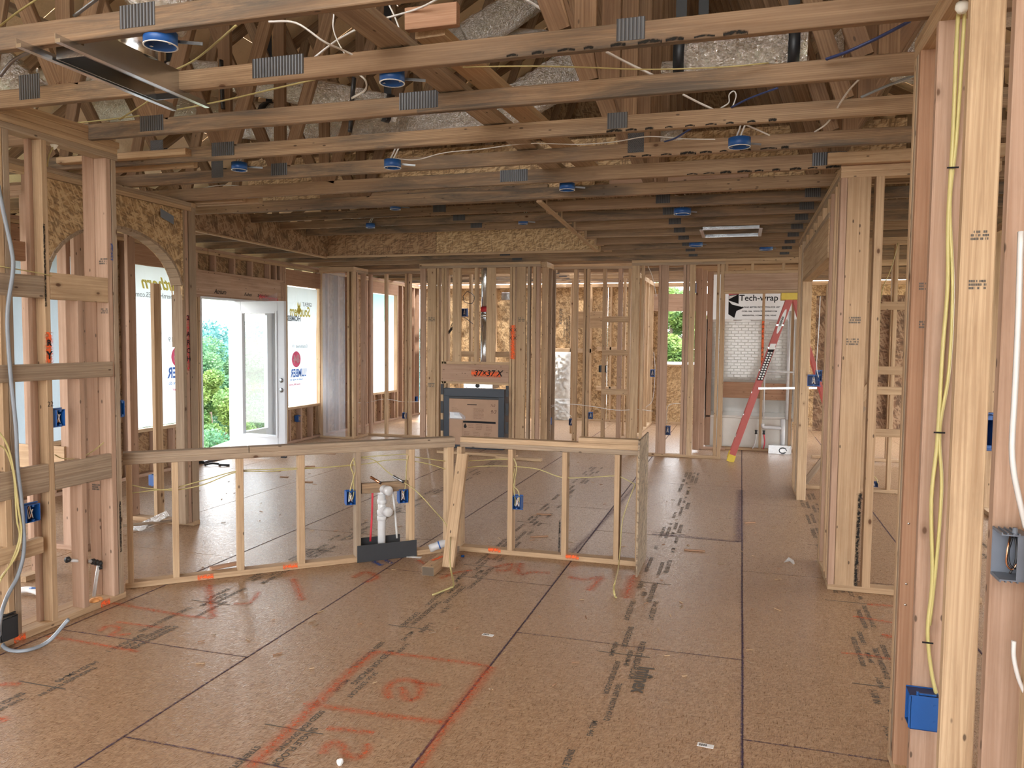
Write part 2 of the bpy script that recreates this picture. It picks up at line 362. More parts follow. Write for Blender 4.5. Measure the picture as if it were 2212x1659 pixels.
def stamp(parent, loc, rx, ry, s=0.03):
    """unreadable lumber grade stamp: rows of little inked bars"""
    vs = []; fs = []; rnd = random.Random(int(loc[2] * 1000) + int(loc[0] * 77)); rx = Vector(rx); ry = Vector(ry); nz = rx.cross(ry)
    for row in range(3):
        x = -s
        while x < s:
            wv = rnd.uniform(.08, .25) * s
            if rnd.random() < .75:
                a = len(vs); z0 = -row * s * .45; z1 = z0 + s * .3
                vs += [rx * x + ry * z0, rx * (x + wv * .8) + ry * z0, rx * (x + wv * .8) + ry * z1, rx * x + ry * z1]; fs.append([a, a + 1, a + 2, a + 3])
            x += wv
    return link('grade_stamp', mesh([v + nz * .0006 for v in vs], fs), 'ink_soft', parent, loc)
TOP = 2.78; S = 0.038; D = 0.089
UX = (1, 0, 0); UY = (0, 1, 0); UZ = (0, 0, 1)
def mats(seq, default='pine'):
    r = random.random()
    return 'pine' if r < .5 else ('pine_pink' if r < .78 else 'pine_grey')
def wallX(root, Y, x0, x1, studs, d=D, plates=(1, 1), top=TOP, mat=None, z0=S):
    """stud wall running along X; camera-side face at Y. studs: (x, width[, z0, z1, mat])"""
    if plates[0]: bar('bottom_plate', x0, x1, Y, Y + d, 0, S, mat or 'pine', root)
    if plates[1]:
        bar('top_plate', x0, x1, Y, Y + d, top - S, top, mat or 'pine', root); bar('top_plate', x0, x1, Y, Y + d, top - 2 * S, top - S, mat or 'pine_grey', root)
    for s in studs:
        x, wd = s[0], s[1]; a = s[2] if len(s) > 2 and s[2] is not None else (S if plates[0] else 0); b = s[3] if len(s) > 3 and s[3] is not None else top - 2 * S
        mt = s[4] if len(s) > 4 else (mat or mats(0)); dd = S if wd > .07 else d
        bar('stud', x, x + wd, Y, Y + dd, a, b, mt, root)
def wallY(root, X, y0, y1, studs, d=D, plates=(1, 1), top=TOP, mat=None, w=S):
    """stud wall running along Y; visible face at X, depth towards +d / -d. studs: (y[, z0, z1, mat])"""
    if plates[0]: bar('bottom_plate', X, X + d, y0, y1, 0, S, mat or 'pine', root)
    if plates[1]:
        bar('top_plate', X, X + d, y0, y1, top - S, top, mat or 'pine', root); bar('top_plate', X, X + d, y0, y1, top - 2 * S, top - S, mat or 'pine_grey', root)
    for s in studs:
        if not isinstance(s, tuple): s = (s,)
        y = s[0]; a = s[1] if len(s) > 1 and s[1] is not None else (S if plates[0] else 0); b = s[2] if len(s) > 2 and s[2] is not None else top - 2 * S
        mt = s[3] if len(s) > 3 else (mat or mats(0)); bar('stud', X, X + d, y, y + w, a, b, mt, root)

# ================================================================== STRUCTURE
# ------------------------------------------------------------------ floor: 4 x 8 ft sheathing panels with recessed joints
floor = struct('floor')
bar('subfloor', -6.74, 4.6, -5.0, 15.5, -0.22, -0.026, 'ink_soft', floor, 0)
XB = [0.046 + 1.2192 * i for i in range(-6, 5)]
PH = [3.32 - 0.0, 1.2, 2.4, 0.6, 3.32, 2.49, 4.07, 3.24, 1.1, 2.6, 0.3]
phase = {-6: 2.2, -5: 3.1, -4: 2.4, -3: 3.32, -2: 2.49, -1: 4.07, 0: 3.24, 1: 2.1, 2: 3.4, 3: 2.6}
for i in range(-6, 4):
    x0 = max(0.046 + 1.2192 * i, -6.74); x1 = min(x0 + 1.2192, 4.6)
    if i == -6: x0, x1 = -6.74, 0.046 - 1.2192 * 5
    y = phase[i] - 2.4384 * 4
    while y < 15.5:
        a, b = max(y, -5.0), min(y + 2.4384, 15.5)
        if b - a > 0.05:
            dz = random.uniform(-0.0006, 0.0006)
            bar('panel', x0 + 0.0025, x1 - 0.0025, a + 0.0025, b - 0.0025, -0.024, 0.0 + dz - 0.0006, 'osb_floor', floor, 0.002)
        y += 2.4384
# purple sealant / chalk along joints
for i in range(-3, 2):
    x = 0.046 + 1.2192 * i
    strip('joint_line', [(x + 0.004 * math.sin(y_ * 3.1), y_, 0) for y_ in [1.2 + q for q in range(0, 14)]], 0.020, 'chalk_purple', floor)
for i, ys in ((-3, (3.32, 5.76)), (-2, (2.49, 4.93, 7.37)), (-1, (4.07, 6.51, 8.95)), (0, (3.24, 5.68, 8.1))):
    x = 0.046 + 1.2192 * i
    for y_ in ys: strip('joint_line', [(x, y_, 0), (x + .4, y_ + .003, 0), (x + .8, y_ - .003, 0), (x + 1.219, y_, 0)], 0.015, 'chalk_purple', floor)
def fpx(name, P, wd, mat): return strip(name, [onZ(*p) for p in P], wd * 1.35, mat, floor, off=0.0012)
fpx('paint_stripe', [(1409, 1154), (1480, 1159), (1596, 1171)], 0.07, 'spray_purple')
fpx('paint_stripe', [(1596, 1171), (1597, 1115), (1599, 1058)], 0.09, 'spray_purple')
fpx('paint_stripe', [(1235, 1195), (1290, 1140), (1345, 1080), (1390, 1030)], 0.06, 'spray_purple')
for P, wd in (
    ([(102, 1374), (200, 1390), (300, 1408)], .035), ([(238, 1302), (330, 1318), (400, 1330), (461, 1336)], .04), ([(452, 1264), (455, 1300), (461, 1334)], .06),
    ([(215, 1364), (235, 1352), (258, 1358), (240, 1372), (282, 1370)], .045), ([(252, 1343), (300, 1350), (350, 1356)], .03),
    ([(505, 1304), (540, 1302), (560, 1278)], .04), ([(633, 1250), (645, 1276), (654, 1297)], .06),
    ([(540, 1659), (600, 1600), (683, 1521), (745, 1462), (809, 1408)], .07), ([(657, 1519), (760, 1535), (860, 1549), (967, 1562)], .05),
    ([(809, 1407), (900, 1418), (1000, 1431), (1058, 1440)], .045), ([(1060, 1440), (1015, 1500), (967, 1562)], .07), ([(967, 1562), (930, 1620), (890, 1680)], .045),
    ([(706, 1573), (750, 1577), (809, 1584)], .045), ([(696, 1630), (712, 1606), (735, 1608), (746, 1628), (770, 1637), (790, 1625), (797, 1606)], .05),
    ([(842, 1510), (836, 1488), (860, 1470), (900, 1473), (908, 1500), (880, 1512), (868, 1484)], .055), ([(890, 1472), (920, 1478), (952, 1481)], .045),
    ([(0, 1478), (45, 1478)], .05), ([(0, 1550), (14, 1558)], .05),
    ([(1068, 1226), (1105, 1218), (1098, 1232), (1070, 1232)], .07), ([(1124, 1216), (1121, 1240), (1150, 1236), (1188, 1238)], .07),
    ([(1228, 1246), (1262, 1252), (1298, 1247), (1285, 1262), (1272, 1276)], .07), ([(1368, 1243), (1362, 1262), (1352, 1292)], .09),
    ([(903, 1210), (925, 1222), (950, 1227)], .06), ([(762, 1248), (790, 1236), (815, 1247), (790, 1258)], .06),
    ([(1873, 1305), (1900, 1307), (1928, 1309)], .05), ([(1842, 1331), (1885, 1338), (1927, 1345)], .04), ([(1817, 1410), (1870, 1415), (1925, 1424)], .03), ([(1905, 1370), (1928, 1377)], .07),
    ([(950, 1250), (985, 1237), (1020, 1232)], .05)):
    fpx('spray_mark', P, wd, 'spray_orange')
for P in ([(802, 1206), (812, 1216), (826, 1222)], [(828, 1202), (836, 1212), (846, 1217)], [(858, 1198), (866, 1204)]): fpx('spray_mark', P, .05, 'spray_blue')
# printed rows on the panels (baseline runs towards the camera)
W1 = ['APA', 'RATED STURD-I-FLOOR', '24 oc  23/32 CAT', 'SIZED FOR SPACING', 'EXPOSURE 1', 'THICKNESS 0.703 IN', 'SINGLE FLOOR', 'T&G NET WIDTH 47-1/2', 'PS 2-10  PRP-108', 'THIS SIDE DOWN', '1-1/8 IN', 'MILL 445', 'HUD-UM-40', 'STRENGTH AXIS']
rw = random.Random(3)
for i in range(-3, 2):
    xc = 0.046 + 1.2192 * i + 0.61 + {-3: -.1, -2: 0.03, -1: 0.02, 0: 0.05, 1: 0}[i]
    for row in range(4):
        y = 9.8 if i < 1 else 8
        while y > 1.5:
            wd_ = rw.choice(W1); sz = rw.choice((0.036, 0.038, 0.046)); L = len(wd_) * sz * 0.74
            if rw.random() < 0.8: text('print', wd_, (xc + (row - 1.5) * 0.046, y, 0.0008), (0, -1, 0), (1, 0, 0), sz, 'ink_soft', floor, 'LEFT', bold=0.0008)
            y -= L + rw.uniform(0.03, 0.16)
    for y in (2.75, 3.95, 5.2, 6.6): bar('print', xc - .15, xc + .13, y, y + .006, 0.0003, 0.0010, 'ink_soft', floor, 0)
text('print', 'Infinex', (-0.42, 3.83, 0.0009), (0, -1, 0), (1, 0, 0), 0.11, 'ink_soft', floor, 'LEFT', bold=0.003)

# ------------------------------------------------------------------ exterior left wall (windows, atrium door)
XE = -6.65
wl = struct('wall_exterior_left')
bar('bottom_plate', XE - D, XE, 1.5, 8.25, 0, S, 'pine_pink', wl); bar('bottom_plate', XE - D, XE, 10.1, 15.4, 0, S, 'pine_pink', wl)
for a in (1.5, 8.5): 
    bar('top_plate', XE - D, XE, a, a + 6.99, TOP - S, TOP, 'pine_pink', wl); bar('top_plate', XE - D, XE, a, a + 6.99, TOP - 2 * S, TOP - S, 'pine', wl)
OX = XE - D - 0.012
def sheath(y0, y1, z0, z1, mat='osb_wall', x=OX): bar('sheathing_panel', x, x + 0.011, y0 + .002, y1 - .002, z0, z1, mat, wl, 0.001)
def est(y, a=None, b=None, mat='pine_pink', w=S): bar('stud', XE - D, XE, y, y + w, S if a is None else a, TOP - 2 * S if b is None else b, mat, wl)
# window 0 (kitchen side), window 1, door, window 2, window 3
WZ0, WZ1 = 0.56, 2.46
def wopen(y0, y1, z0=WZ0, z1=WZ1, crip=(.4,), hd=True):
    for y in (y0 - S, y1): est(y, b=z1, mat='pine')
    for y in (y0 - 2 * S, y1 + S): est(y)
    bar('sill_plate', XE - D, XE, y0, y1, z0 - S, z0, 'pine', wl)
    y = y0 + .03
    while y < y1 - .05: est(y, b=z0 - S); y += crip[0]
    if hd: bar('header', XE - D, XE, y0 - S, y1 + S, z1, min(z1 + .24, TOP - 2 * S), 'pine_red' , wl)
wopen(5.65, 6.45); wopen(7.17, 8.08, crip=(.3,)); wopen(10.31, 11.24, .56, 2.44, crip=(.32,)); wopen(13.16, 14.2, .6, 2.5, crip=(.3,))
sheath(-5, -2.5, 0, TOP); sheath(-2.5, 0, 0, TOP); sheath(0, 2.4, 0, TOP); sheath(5.2, 5.65, 0, TOP); sheath(5.65, 6.45, 0, WZ0 - S); sheath(6.45, 7.17, 0, TOP); sheath(7.17, 8.08, 0, WZ0 - S); sheath(8.08, 8.33, 0, 2.18)  # first three panels stand out of view, added to hold back foreground light
sheath(9.98, 10.31, 0, 2.18); sheath(8.08, 9.3, 2.47, TOP); sheath(9.3, 10.31, 2.47, TOP); sheath(10.31, 11.24, 0, .56 - S); sheath(11.24, 13.16, 0, TOP); sheath(13.16, 14.2, 0, .6 - S); sheath(14.2, 15.4, 0, TOP)
for y in (5.2, 6.65, 6.9): est(y)
for y in (8.20, 8.24, 8.29): est(y, b=2.14, mat='pine')
for y in (9.985, 10.03, 10.07, 10.145, 10.19): est(y, b=2.18 if y < 10.1 else None)
bar('header', XE - D, XE + .002, 8.2, 10.13, 2.18, 2.46, 'pine_pink', wl); bar('header', XE - D, XE + .001, 8.2, 10.13, 2.14, 2.18, 'pine_pink', wl); bar('top_plate', XE - D, XE + .004, 8.16, 10.2, 2.46, 2.495, 'pine_pink', wl)
for y in (8.18, 8.26, 8.62, 9.02, 9.42, 9.84, 10.0, 10.12): est(y, 2.495)
for y in (11.5, 11.85, 12.2, 12.55, 12.9, 14.45, 14.75, 15.05, 15.3): est(y)
for i, t in enumerate((('Atrium', 8.72, 2.235, .085), ('Kohes', 9.32, 2.235, .065), ('Safety Only', 9.68, 2.235, .06))):
    text('marker_writing', t[0], (XE + .004, t[1], t[2]), (0, 1, 0), (0, 0, 1), t[3], 'ink', wl, shear=.3, bold=.001)
strip('spray_mark', [(XE + .003, 9.58, 2.22), (XE + .003, 10.05, 2.2)], .12, 'spray_red', wl, (1, 0, 0), .002)
quadmesh('torn_sheet', [(XE + .03, 9.45, 2.15), (XE + .05, 9.97, 2.30), (XE + .02, 9.99, 2.14), (XE + .06, 9.75, 2.13)], 'poly', wl)

# printed banners over window 1 and 2, white sheets behind
def banner(name, label, y0, y1, z0, z1, cut=None, shift=0.0, top='x'):
    X = XE - 0.03; n = 14; vs = []; fs = []; keep = {}
    root = empty(name, (X, (y0 + y1) / 2, z0), label, 'banner', 'contractor banners stapled over the window openings')
    me_v = []; me_f = []
    for j in range(n + 1):
        for i in range(n + 1):
            y = y0 + (y1 - y0) * i / n; z = z0 + (z1 - z0) * j / n
            if cut and j < n * .48 and i > 0:   # torn lower corner swings away
                lim = y0 + (y1 - y0) * (0.16 + 0.80 * (j / (n * .48)) ** 0.8); y = min(y, y0 + (lim - y0) * i / n)
            me_v.append((0.012 * math.sin(i * 1.1 + j * .35) + .006 * noise.noise(Vector((i * .8, j * .5, y0))), y - (y0 + y1) / 2, z - z0))
    for j in range(n):
        for i in range(n): a = j * (n + 1) + i; me_f.append([a, a + 1, a + n + 2, a + n + 1])
    link('banner_sheet', mesh(me_v, me_f, True), 'banner', root, (X, (y0 + y1) / 2, z0))
    def tx(s, y, z, size, mat, sx=1.0, **kw):   # printed side faces outdoors: mirrored from inside
        return text('lettering', s, (X + .022, y, z), (0, -1, 0), (0, 0, 1), size, mat, root, sx=sx, **kw)
    yc = y0 + (y1 - y0) * .5 + shift; Hh = z1 - z0
    return root, tx, yc, Hh, X
r, tx, yc, Hh, X = banner('banner', 'wide contractor banner in the window left of the atrium door, past the arch post', 7.13, 8.08, .575, 2.47)
for s, y, z, sz, mt, sxx in (('Southern', 7.72, 2.26, .20, 'b_yellow', 1), ('GreatSouthernHOMES.com', 7.72, 2.12, .085, 'b_grey', 1), ('Established 19', 8.0, 1.60, .085, 'b_grey', 1), ('LUMBER', 8.0, 1.19, .18, 'b_blue', .8), ('build on what we do', 8.0, 1.07, .06, 'b_blue', 1), ('www.84lumber', 8.0, .99, .06, 'b_red', 1)):
    tx(s, y, z, sz, mt, sxx, shear=.35 if s == 'Southern' else 0, bold=.006 if sz > .1 else .001)
def disc84(root, y, z, R, X):
    n = 28; vs = [(0, 0, 0)] + [(0, math.cos(2 * math.pi * i / n) * R, math.sin(2 * math.pi * i / n) * R) for i in range(n)]
    link('round_emblem', mesh(vs, [[0, 1 + i, 1 + (i + 1) % n] for i in range(n)]), 'b_red', root, (X + .023, y, z))
    text('lettering', '84', (X + .026, y, z), (0, -1, 0), (0, 0, 1), R * 1.35, 'b_white', root, bold=.008)
disc84(r, 7.93, 1.39, .13, X)
r, tx, yc, Hh, X = banner('banner', 'contractor banner with torn lower right corner in the window right of the white door', 10.27, 11.19, .58, 2.42, cut=True)
for s, y, z, sz, mt, sxx in (('GREAT', 10.88, 2.16, .09, 'b_grey', 1), ('Southern', 10.68, 2.04, .22, 'b_yellow', .72), ('HOMES', 10.50, 1.93, .11, 'b_grey', 1), ('Established 19', 10.66, 1.50, .075, 'b_grey', 1), ('LUMBER', 10.62, 1.08, .17, 'b_blue', .72), ('build on what we', 10.55, .985, .05, 'b_blue', 1), ('www.84Lumber', 10.5, .91, .05, 'b_red', 1)):
    tx(s, y, z, sz, mt, sxx, shear=.3 if s == 'Southern' else 0, bold=.006 if sz > .1 else .001)
disc84(r, 10.55, 1.30, .125, X)
lathe('pineapple_emblem', [(0.001, 0), (.05, 0.0005), (.055, .001)], (X + .024, 10.63, 2.06), (1, 0, 0), 'b_yellow', r, 14)
for a in (-.05, 0, .05): quadmesh('pineapple_emblem', [(X + .025, 10.63 - .02 + a * .4, 2.11), (X + .025, 10.63 + .02 + a * .4, 2.11), (X + .025, 10.63 + a, 2.20)], 'b_yellow', r)
o = quadmesh('white_sheet', [(XE - .07, 10.31, .56), (XE - .07, 11.24, .56), (XE - .07, 11.24, 2.44), (XE - .07, 10.31, 2.44)], 'sheet', None, .001); tagset(o, 'thin white sheet closing the opening behind the torn banner', 'sheet')
o = quadmesh('white_sheet', [(XE - .07, 13.16, .6), (XE - .07, 14.2, .6), (XE - .07, 14.2, 2.5), (XE - .07, 13.16, 2.5)], 'sheet', None, .001); tagset(o, 'thin white sheet glowing in the narrow window left of the fireplace framing', 'sheet')
o = quadmesh('teal_drape', [(XE - .05, 13.2, 2.02), (XE - .05, 14.1, 1.92), (XE - .04, 14.14, 2.48), (XE - .04, 13.18, 2.48)], 'teal_sheet', None, .001); tagset(o, 'pale teal torn banner remnant at the top of the far window', 'sheet')
o = quadmesh('white_sheet', [(XE - .07, 5.65, WZ0), (XE - .07, 6.45, WZ0), (XE - .07, 6.45, WZ1), (XE - .07, 5.65, WZ1)], 'banner', None, .001); tagset(o, 'plain white sheet over the window opening far behind the left wall studs', 'sheet')
# ------------------------------------------------------------------ atrium door unit
dr = struct('door_1')
dz = 2.13
for y in (8.33, 9.03, 9.95): bar('door_jamb', XE - D - .02, XE + .005, y, y + .03, 0.02, dz, 'door_white', dr)
bar('door_head', XE - D - .02, XE + .005, 8.33, 9.98, dz, dz + .03, 'door_white', dr)
bar('threshold', XE - D - .05, XE + .03, 8.33, 9.98, 0, .03, 'threshold', dr)
# fixed leaf
def leaf(parent, O, u, wdt, z0, z1, th=.044):
    u = Vector(u).normalized(); n_ = u.cross(Vector((0, 0, 1))); st = .115
    def pb(name, a, b, c, d, mat, t=th): 
        A = O + u * ((a + b) / 2) + Vector((0, 0, c)); B = O + u * ((a + b) / 2) + Vector((0, 0, d)); return stick(name, A, B, b - a, t, u, mat, parent, .004)
    pb('stile', 0, st, z0, z1, 'door_white'); pb('stile', wdt - st, wdt, z0, z1, 'door_white')
    pb('rail', st, wdt - st, z0, z0 + .24, 'door_white'); pb('rail', st, wdt - st, z1 - .13, z1, 'door_white')
    g0, g1 = st + .0, wdt - st
    zv = Vector((0, 0, 1)); quadmesh('glass_pane', [O + u * (g0 + .025) + zv * (z0 + .265), O + u * (g1 - .025) + zv * (z0 + .265), O + u * (g1 - .025) + zv * (z1 - .155), O + u * (g0 + .025) + zv * (z1 - .155)], 'glass', parent)
    for a, b, c, d in ((g0, g0 + .03, z0 + .24, z1 - .13), (g1 - .03, g1, z0 + .24, z1 - .13), (g0 + .03, g1 - .03, z0 + .24, z0 + .27), (g0 + .03, g1 - .03, z1 - .16, z1 - .13)): pb('glazing_bead', a, b, c, d, 'door_white', th + .02)
leaf(dr, Vector((XE - .05, 9.06, 0)), (0, 1, 0), .89, .04, dz - .005)
do = empty('door_leaf', (XE + .02, 9.02, .03), 'white glazed door leaf swung open into the room', 'door')
hinge = Vector((XE + .015, 9.015, 0)); U = (Vector((-5.82, 8.93, 0)) - hinge); U.normalize()
leaf(do, hinge, U, .845, .055, 2.12)
nz = U.cross(Vector((0, 0, 1)))
for z in (1.07, .94):
    for sg in (1,): lathe('lock_bore', [(.001, .0), (.030, .0), (.032, .006), (.001, .007)], hinge + U * .79 + Vector((0, 0, z)) + nz * (.0215), nz, 'steel_dull', do, 18)
for z in (.3, 1.1, 1.9): lathe('hinge', [(.001, -.05), (.008, -.05), (.008, .05), (.001, .05)], hinge + Vector((.0, .005, z)), UZ, 'steel_dull', do, 10)
for o_ in range(1): bar('door_shoe', -5.87, -5.80, 8.91, 8.95, .03, .055, 'rubber', do)
# ------------------------------------------------------------------ wall stub with poly (right of banner window) + corner
ws = struct('wall_stub_back')
wallX(ws, 11.15, -6.6, -5.98, [(-6.58, S), (-6.10, S, None, None, 'pine'), (-6.02, S, None, None, 'pine')], mat='pine')
wallY(ws, -6.07, 11.24, 11.65, [(11.26, None, None, 'pine_pink'), (11.55, None, None, 'pine_pink')], d=D)
o = quadmesh('poly_sheet', [(-6.54, 11.14, .03), (-6.13, 11.14, .03), (-6.13, 11.14, 2.68), (-6.54, 11.14, 2.68)], 'poly', None, .001); tagset(o, 'wrinkled clear plastic sheet stapled on the short wall beside the banner window', 'plastic sheet')
wallX(ws, 11.68, -6.2, -4.7, [(-5.99, S, None, None, 'pine_pink'), (-5.70, S, None, None, 'pine'), (-5.33, S, None, None, 'pine'), (-5.26, S * .6)], mat=None)
# ------------------------------------------------------------------ chase around the fireplace
wf = struct('wall_fireplace')
Y0 = 10.9
wallX(wf, Y0, -4.73, -2.83, [(-4.72, .092, None, None, 'pine_pink'), (-4.60, .14, None, None, 'pine'), (-4.445, S, None, None, 'pine'), (-4.37, S, None, None, 'pine'), (-4.325, S, None, None, 'pine'),
    (-4.19, .135, 1.30, None, 'pine'), (-3.84, .05, 1.30, None, 'pine'), (-3.65, .135, 1.30, None, 'pine'),
    (-3.29, S, None, None, 'pine'), (-3.245, S, None, None, 'pine'), (-3.185, .14, None, None, 'pine'), (-3.02, S, None, None, 'pine_grey'), (-2.94, .05, None, None, 'pine'), (-2.885, .05, None, None, 'pine_pink')], mat=None)
hd_ = bar('header', -4.36, -3.295, Y0 - .003, Y0 + D, 1.0, 1.262, 'pine_pink', wf); bar('sill_plate', -4.36, -3.295, Y0, Y0 + D, .965, 1.0, 'pine', wf); bar('sill_plate', -4.36, -3.295, Y0, Y0 + D, 1.262, 1.30, 'pine', wf)
strip('spray_mark', [(-3.88, Y0 - .005, 1.13), (-3.5, Y0 - .005, 1.12), (-3.42, Y0 - .005, 1.12)], .13, 'spray_strong', hd_, (0, -1, 0), .001)
text('marker_writing', '37×37 X', (-3.62, Y0 - .008, 1.13), UX, UZ, 0.125, 'ink', hd_, shear=.25, bold=.002)
strip('spray_mark', [(-3.235, Y0 - .002, 1.85), (-3.235, Y0 - .002, 1.35)], .11, 'spray_strong', wf, (0, -1, 0), .003)
text('marker_writing', 'X X', (-3.235, Y0 - .006, 1.78), UX, UZ, .07, 'ink', wf); text('marker_writing', 'X X', (-3.235, Y0 - .006, 1.66), UX, UZ, .07, 'ink', wf)
stamp(wf, (-4.53, Y0 - .001, 1.95), UX, UZ, .05); stamp(wf, (-4.53, Y0 - .001, .95), UX, UZ, .05); stamp(wf, (-3.11, Y0 - .001, 1.95), UX, UZ, .05)
for y in (11.05, 11.3, 11.55): bar('stud', -2.84, -2.84 + .0 + D, y, y + S, S, TOP - 2 * S, mats(0), wf)
bar('bottom_plate', -2.84, -2.84 + D, Y0 + D, 11.42, 0, S, 'pine', wf); bar('top_plate', -2.84, -2.84 + D, Y0 + D, 11.42, TOP - S, TOP, 'pine', wf); bar('top_plate', -2.84, -2.84 + D, Y0 + D, 11.42, TOP - 2 * S, TOP - S, 'pine', wf)
bar('wall_brace', -4.5, -3.0, 11.9, 11.9 + S, 1.35, 1.44, 'pine', wf); bar('bottom_plate', -4.73, -2.83, 11.9, 11.99, 0, S, 'pine', wf)
bar('top_plate', -4.73, -2.83, 11.9, 11.99, 2.70, 2.78, 'pine', wf)
for x in (-4.7, -4.3, -3.9, -3.45, -3.05): bar('stud', x, x + S, 11.94, 12.03, S, 2.7, 'pine', wf)
# ------------------------------------------------------------------ middle wall right of the chase and wall by the bath
wm = struct('wall_middle_back')
wallX(wm, 11.42, -2.9, -1.5, [(-2.88, S, None, None, 'pine_pink'), (-2.44, S + .02, None, None, 'pine'), (-2.29, S, None, None, 'pine'), (-2.24, S, None, None, 'pine'), (-2.0, .05, None, None, 'pine'), (-1.77, .06, None, None, 'pine_pink'), (-1.62, S)])
for z in (1.91, 1.415, .83): bar('blocking', -1.99, -1.60, 11.40, 11.43, z, z + .088, 'pine', wm)
wb = struct('wall_bath')
wallX(wb, 11.03, -1.52, -.24, [(-1.515, .11, None, None, 'pine'), (-1.38, S, None, None, 'pine'), (-1.14, S, None, None, 'pine_pink'), (-1.10, .10, None, None, 'pine_pink'), (-.80, .04, None, None, 'pine_pink'), (-.755, S, None, None, 'pine_pink'), (-.71, .075, None, None, 'pine'), (-.345, S, None, None, 'pine'), (-.295, .05, None, None, 'pine')])
# opening to the bath with header and cripples
bar('top_plate', -.24, 1.6, 11.03, 11.03 + D, TOP - S, TOP, 'pine', wb); bar('top_plate', -.24, 1.6, 11.03, 11.03 + D, TOP - 2 * S, TOP - S, 'pine', wb)
bar('header', -.245, .80, 11.025, 11.03 + D, 2.345, 2.57, 'pine_pink', wb); bar('sill_plate', -.245, .80, 11.03, 11.03 + D, 2.30, 2.345, 'pine', wb); bar('sill_plate', -.245, .80, 11.03, 11.03 + D, 2.57, 2.61, 'pine', wb)
for x in (-.24, .10, .50, .76): bar('cripple', x, x + S, 11.03, 11.03 + D, 2.61, TOP - 2 * S, 'pine', wb)
bar('stud', .78, .78 + S, 11.03, 11.12, 0, 2.3, 'pine', wb); bar('stud', .83, .83 + S, 11.03, 11.12, 0, TOP - 2 * S, 'pine', wb)
# closet return left of the bath
for x, y in ((-.66, 11.6), (-.60, 11.9), (-.52, 12.2)): bar('stud', x, x + D, y, y + S, S, TOP - 2 * S, 'pine_pink', wb)
bar('bottom_plate', -.66, -.2, 11.95, 12.04, 0, S, 'pine_pink', wb)
bar('top_plate', -.8, .9, 12.1, 12.19, 2.70, 2.78, 'pine', wb)
# wet wall behind the opening
ww = struct('wall_wet')
wallX(ww, 12.08, -.30, .95, [(-.29, S, None, None, 'pine'), (.285, S, None, None, 'pine'), (.70, S, None, None, 'pine'), (.78, .06, None, None, 'pine')], mat='pine')
bar('blocking', -.25, .285, 12.10, 12.14, .79, 1.03, 'pine_red', ww); bar('blocking', .325, .70, 12.10, 12.14, .77, 1.02, 'pine_red', ww)
strip('spray_mark', [(.304, 12.078, 1.95), (.304, 12.078, 1.22)], .055, 'spray_strong', ww, (0, -1, 0), .002)
for i_, ch in enumerate('APEX WATER'): text('marker_writing', ch, (.304, 12.074, 1.90 - i_ * .07), UX, UZ, .05, 'ink', ww)
# back exterior wall
wx_ = struct('wall_exterior_back')
YB = 15.4
def bsheath(x0, x1, z0, z1, mat='osb'): bar('sheathing_panel', x0 + .002, x1 - .002, YB + D, YB + D + .011, z0, z1, mat, wx_, .001)
xs = [-6.65, -5.43, -4.21, -3.3, -2.6, -1.88]
for a, b in zip(xs, xs[1:]): bsheath(a, b, 0, 1.4); bsheath(a, b, 1.4, TOP)
bsheath(-1.88, -1.45, 0, TOP); bsheath(-1.45, -.30, 0, 1.14); bsheath(-.3, .9, 0, TOP); bsheath(.9, 2.1, 0, TOP); bsheath(2.1, 3.3, 0, TOP); bsheath(3.3, 4.6, 0, TOP)
bar('bottom_plate', -6.65, 4.6, YB, YB + D, 0, S, 'pine', wx_); bar('top_plate', -6.65, 4.6, YB, YB + D, TOP - S, TOP, 'pine', wx_); bar('top_plate', -6.65, 4.6, YB, YB + D, TOP - 2 * S, TOP - S, 'pine', wx_)
x = -6.2
while x < 4.5:
    if not (-1.5 < x < -.28) and not (2.1 < x < 3.2): bar('stud', x, x + S, YB, YB + D, S, TOP - 2 * S, 'pine', wx_)
    x += .4064
for x in (-3.30, -1.50, -.30): bar('stud', x, x + S, YB, YB + D, S, TOP - 2 * S, 'pine', wx_)
bar('blocking', -3.78, -3.3, YB, YB + .09, 1.38, 1.47, 'pine', wx_); bar('blocking', -3.2, -2.9, YB, YB + .09, 1.38, 1.47, 'pine', wx_); bar('blocking', -2.8, -2.0, YB, YB + .09, 1.42, 1.51, 'pine', wx_); bar('blocking', -2.8, -2.0, YB, YB + .09, .62, .71, 'pine', wx_)
bar('header', -1.9, -.28, YB - .002, YB + D, 2.225, 2.56, 'pine_pink', wx_); bar('sill_plate', -1.45, -.28, YB, YB + D, 1.14, 1.18, 'pine', wx_)
for i_ in range(4): text('print', ['PS 2-10 WALL', 'EXPOSURE 1 24/16', 'SHEATHING SPAN 7/16', 'APA RATED'][i_], (-3.50 + i_ * .055, YB + D - .003, 1.85), (0, 0, -1), UX, .055, 'ink_soft', wx_)
text('print', 'Infinity', (-3.57, YB + D - .003, 2.12), (0, 0, -1), UX, .12, 'ink_soft', wx_)
# interior partition glimpsed through the studs
wi = struct('wall_interior_back')
wallY(wi, -1.75, 12.4, 15.3, [12.5, 13.0, 13.4, 13.9, 14.4, 15.2], mat='pine')
bar('header', -2.78, -2.3, 13.2, 13.24, 1.85, 2.14, 'pine', wi)
wallX(wi, 13.2, -2.9, -1.8, [(-2.86, S), (-2.30, S), (-1.95, S)], plates=(0, 1), mat='pine')

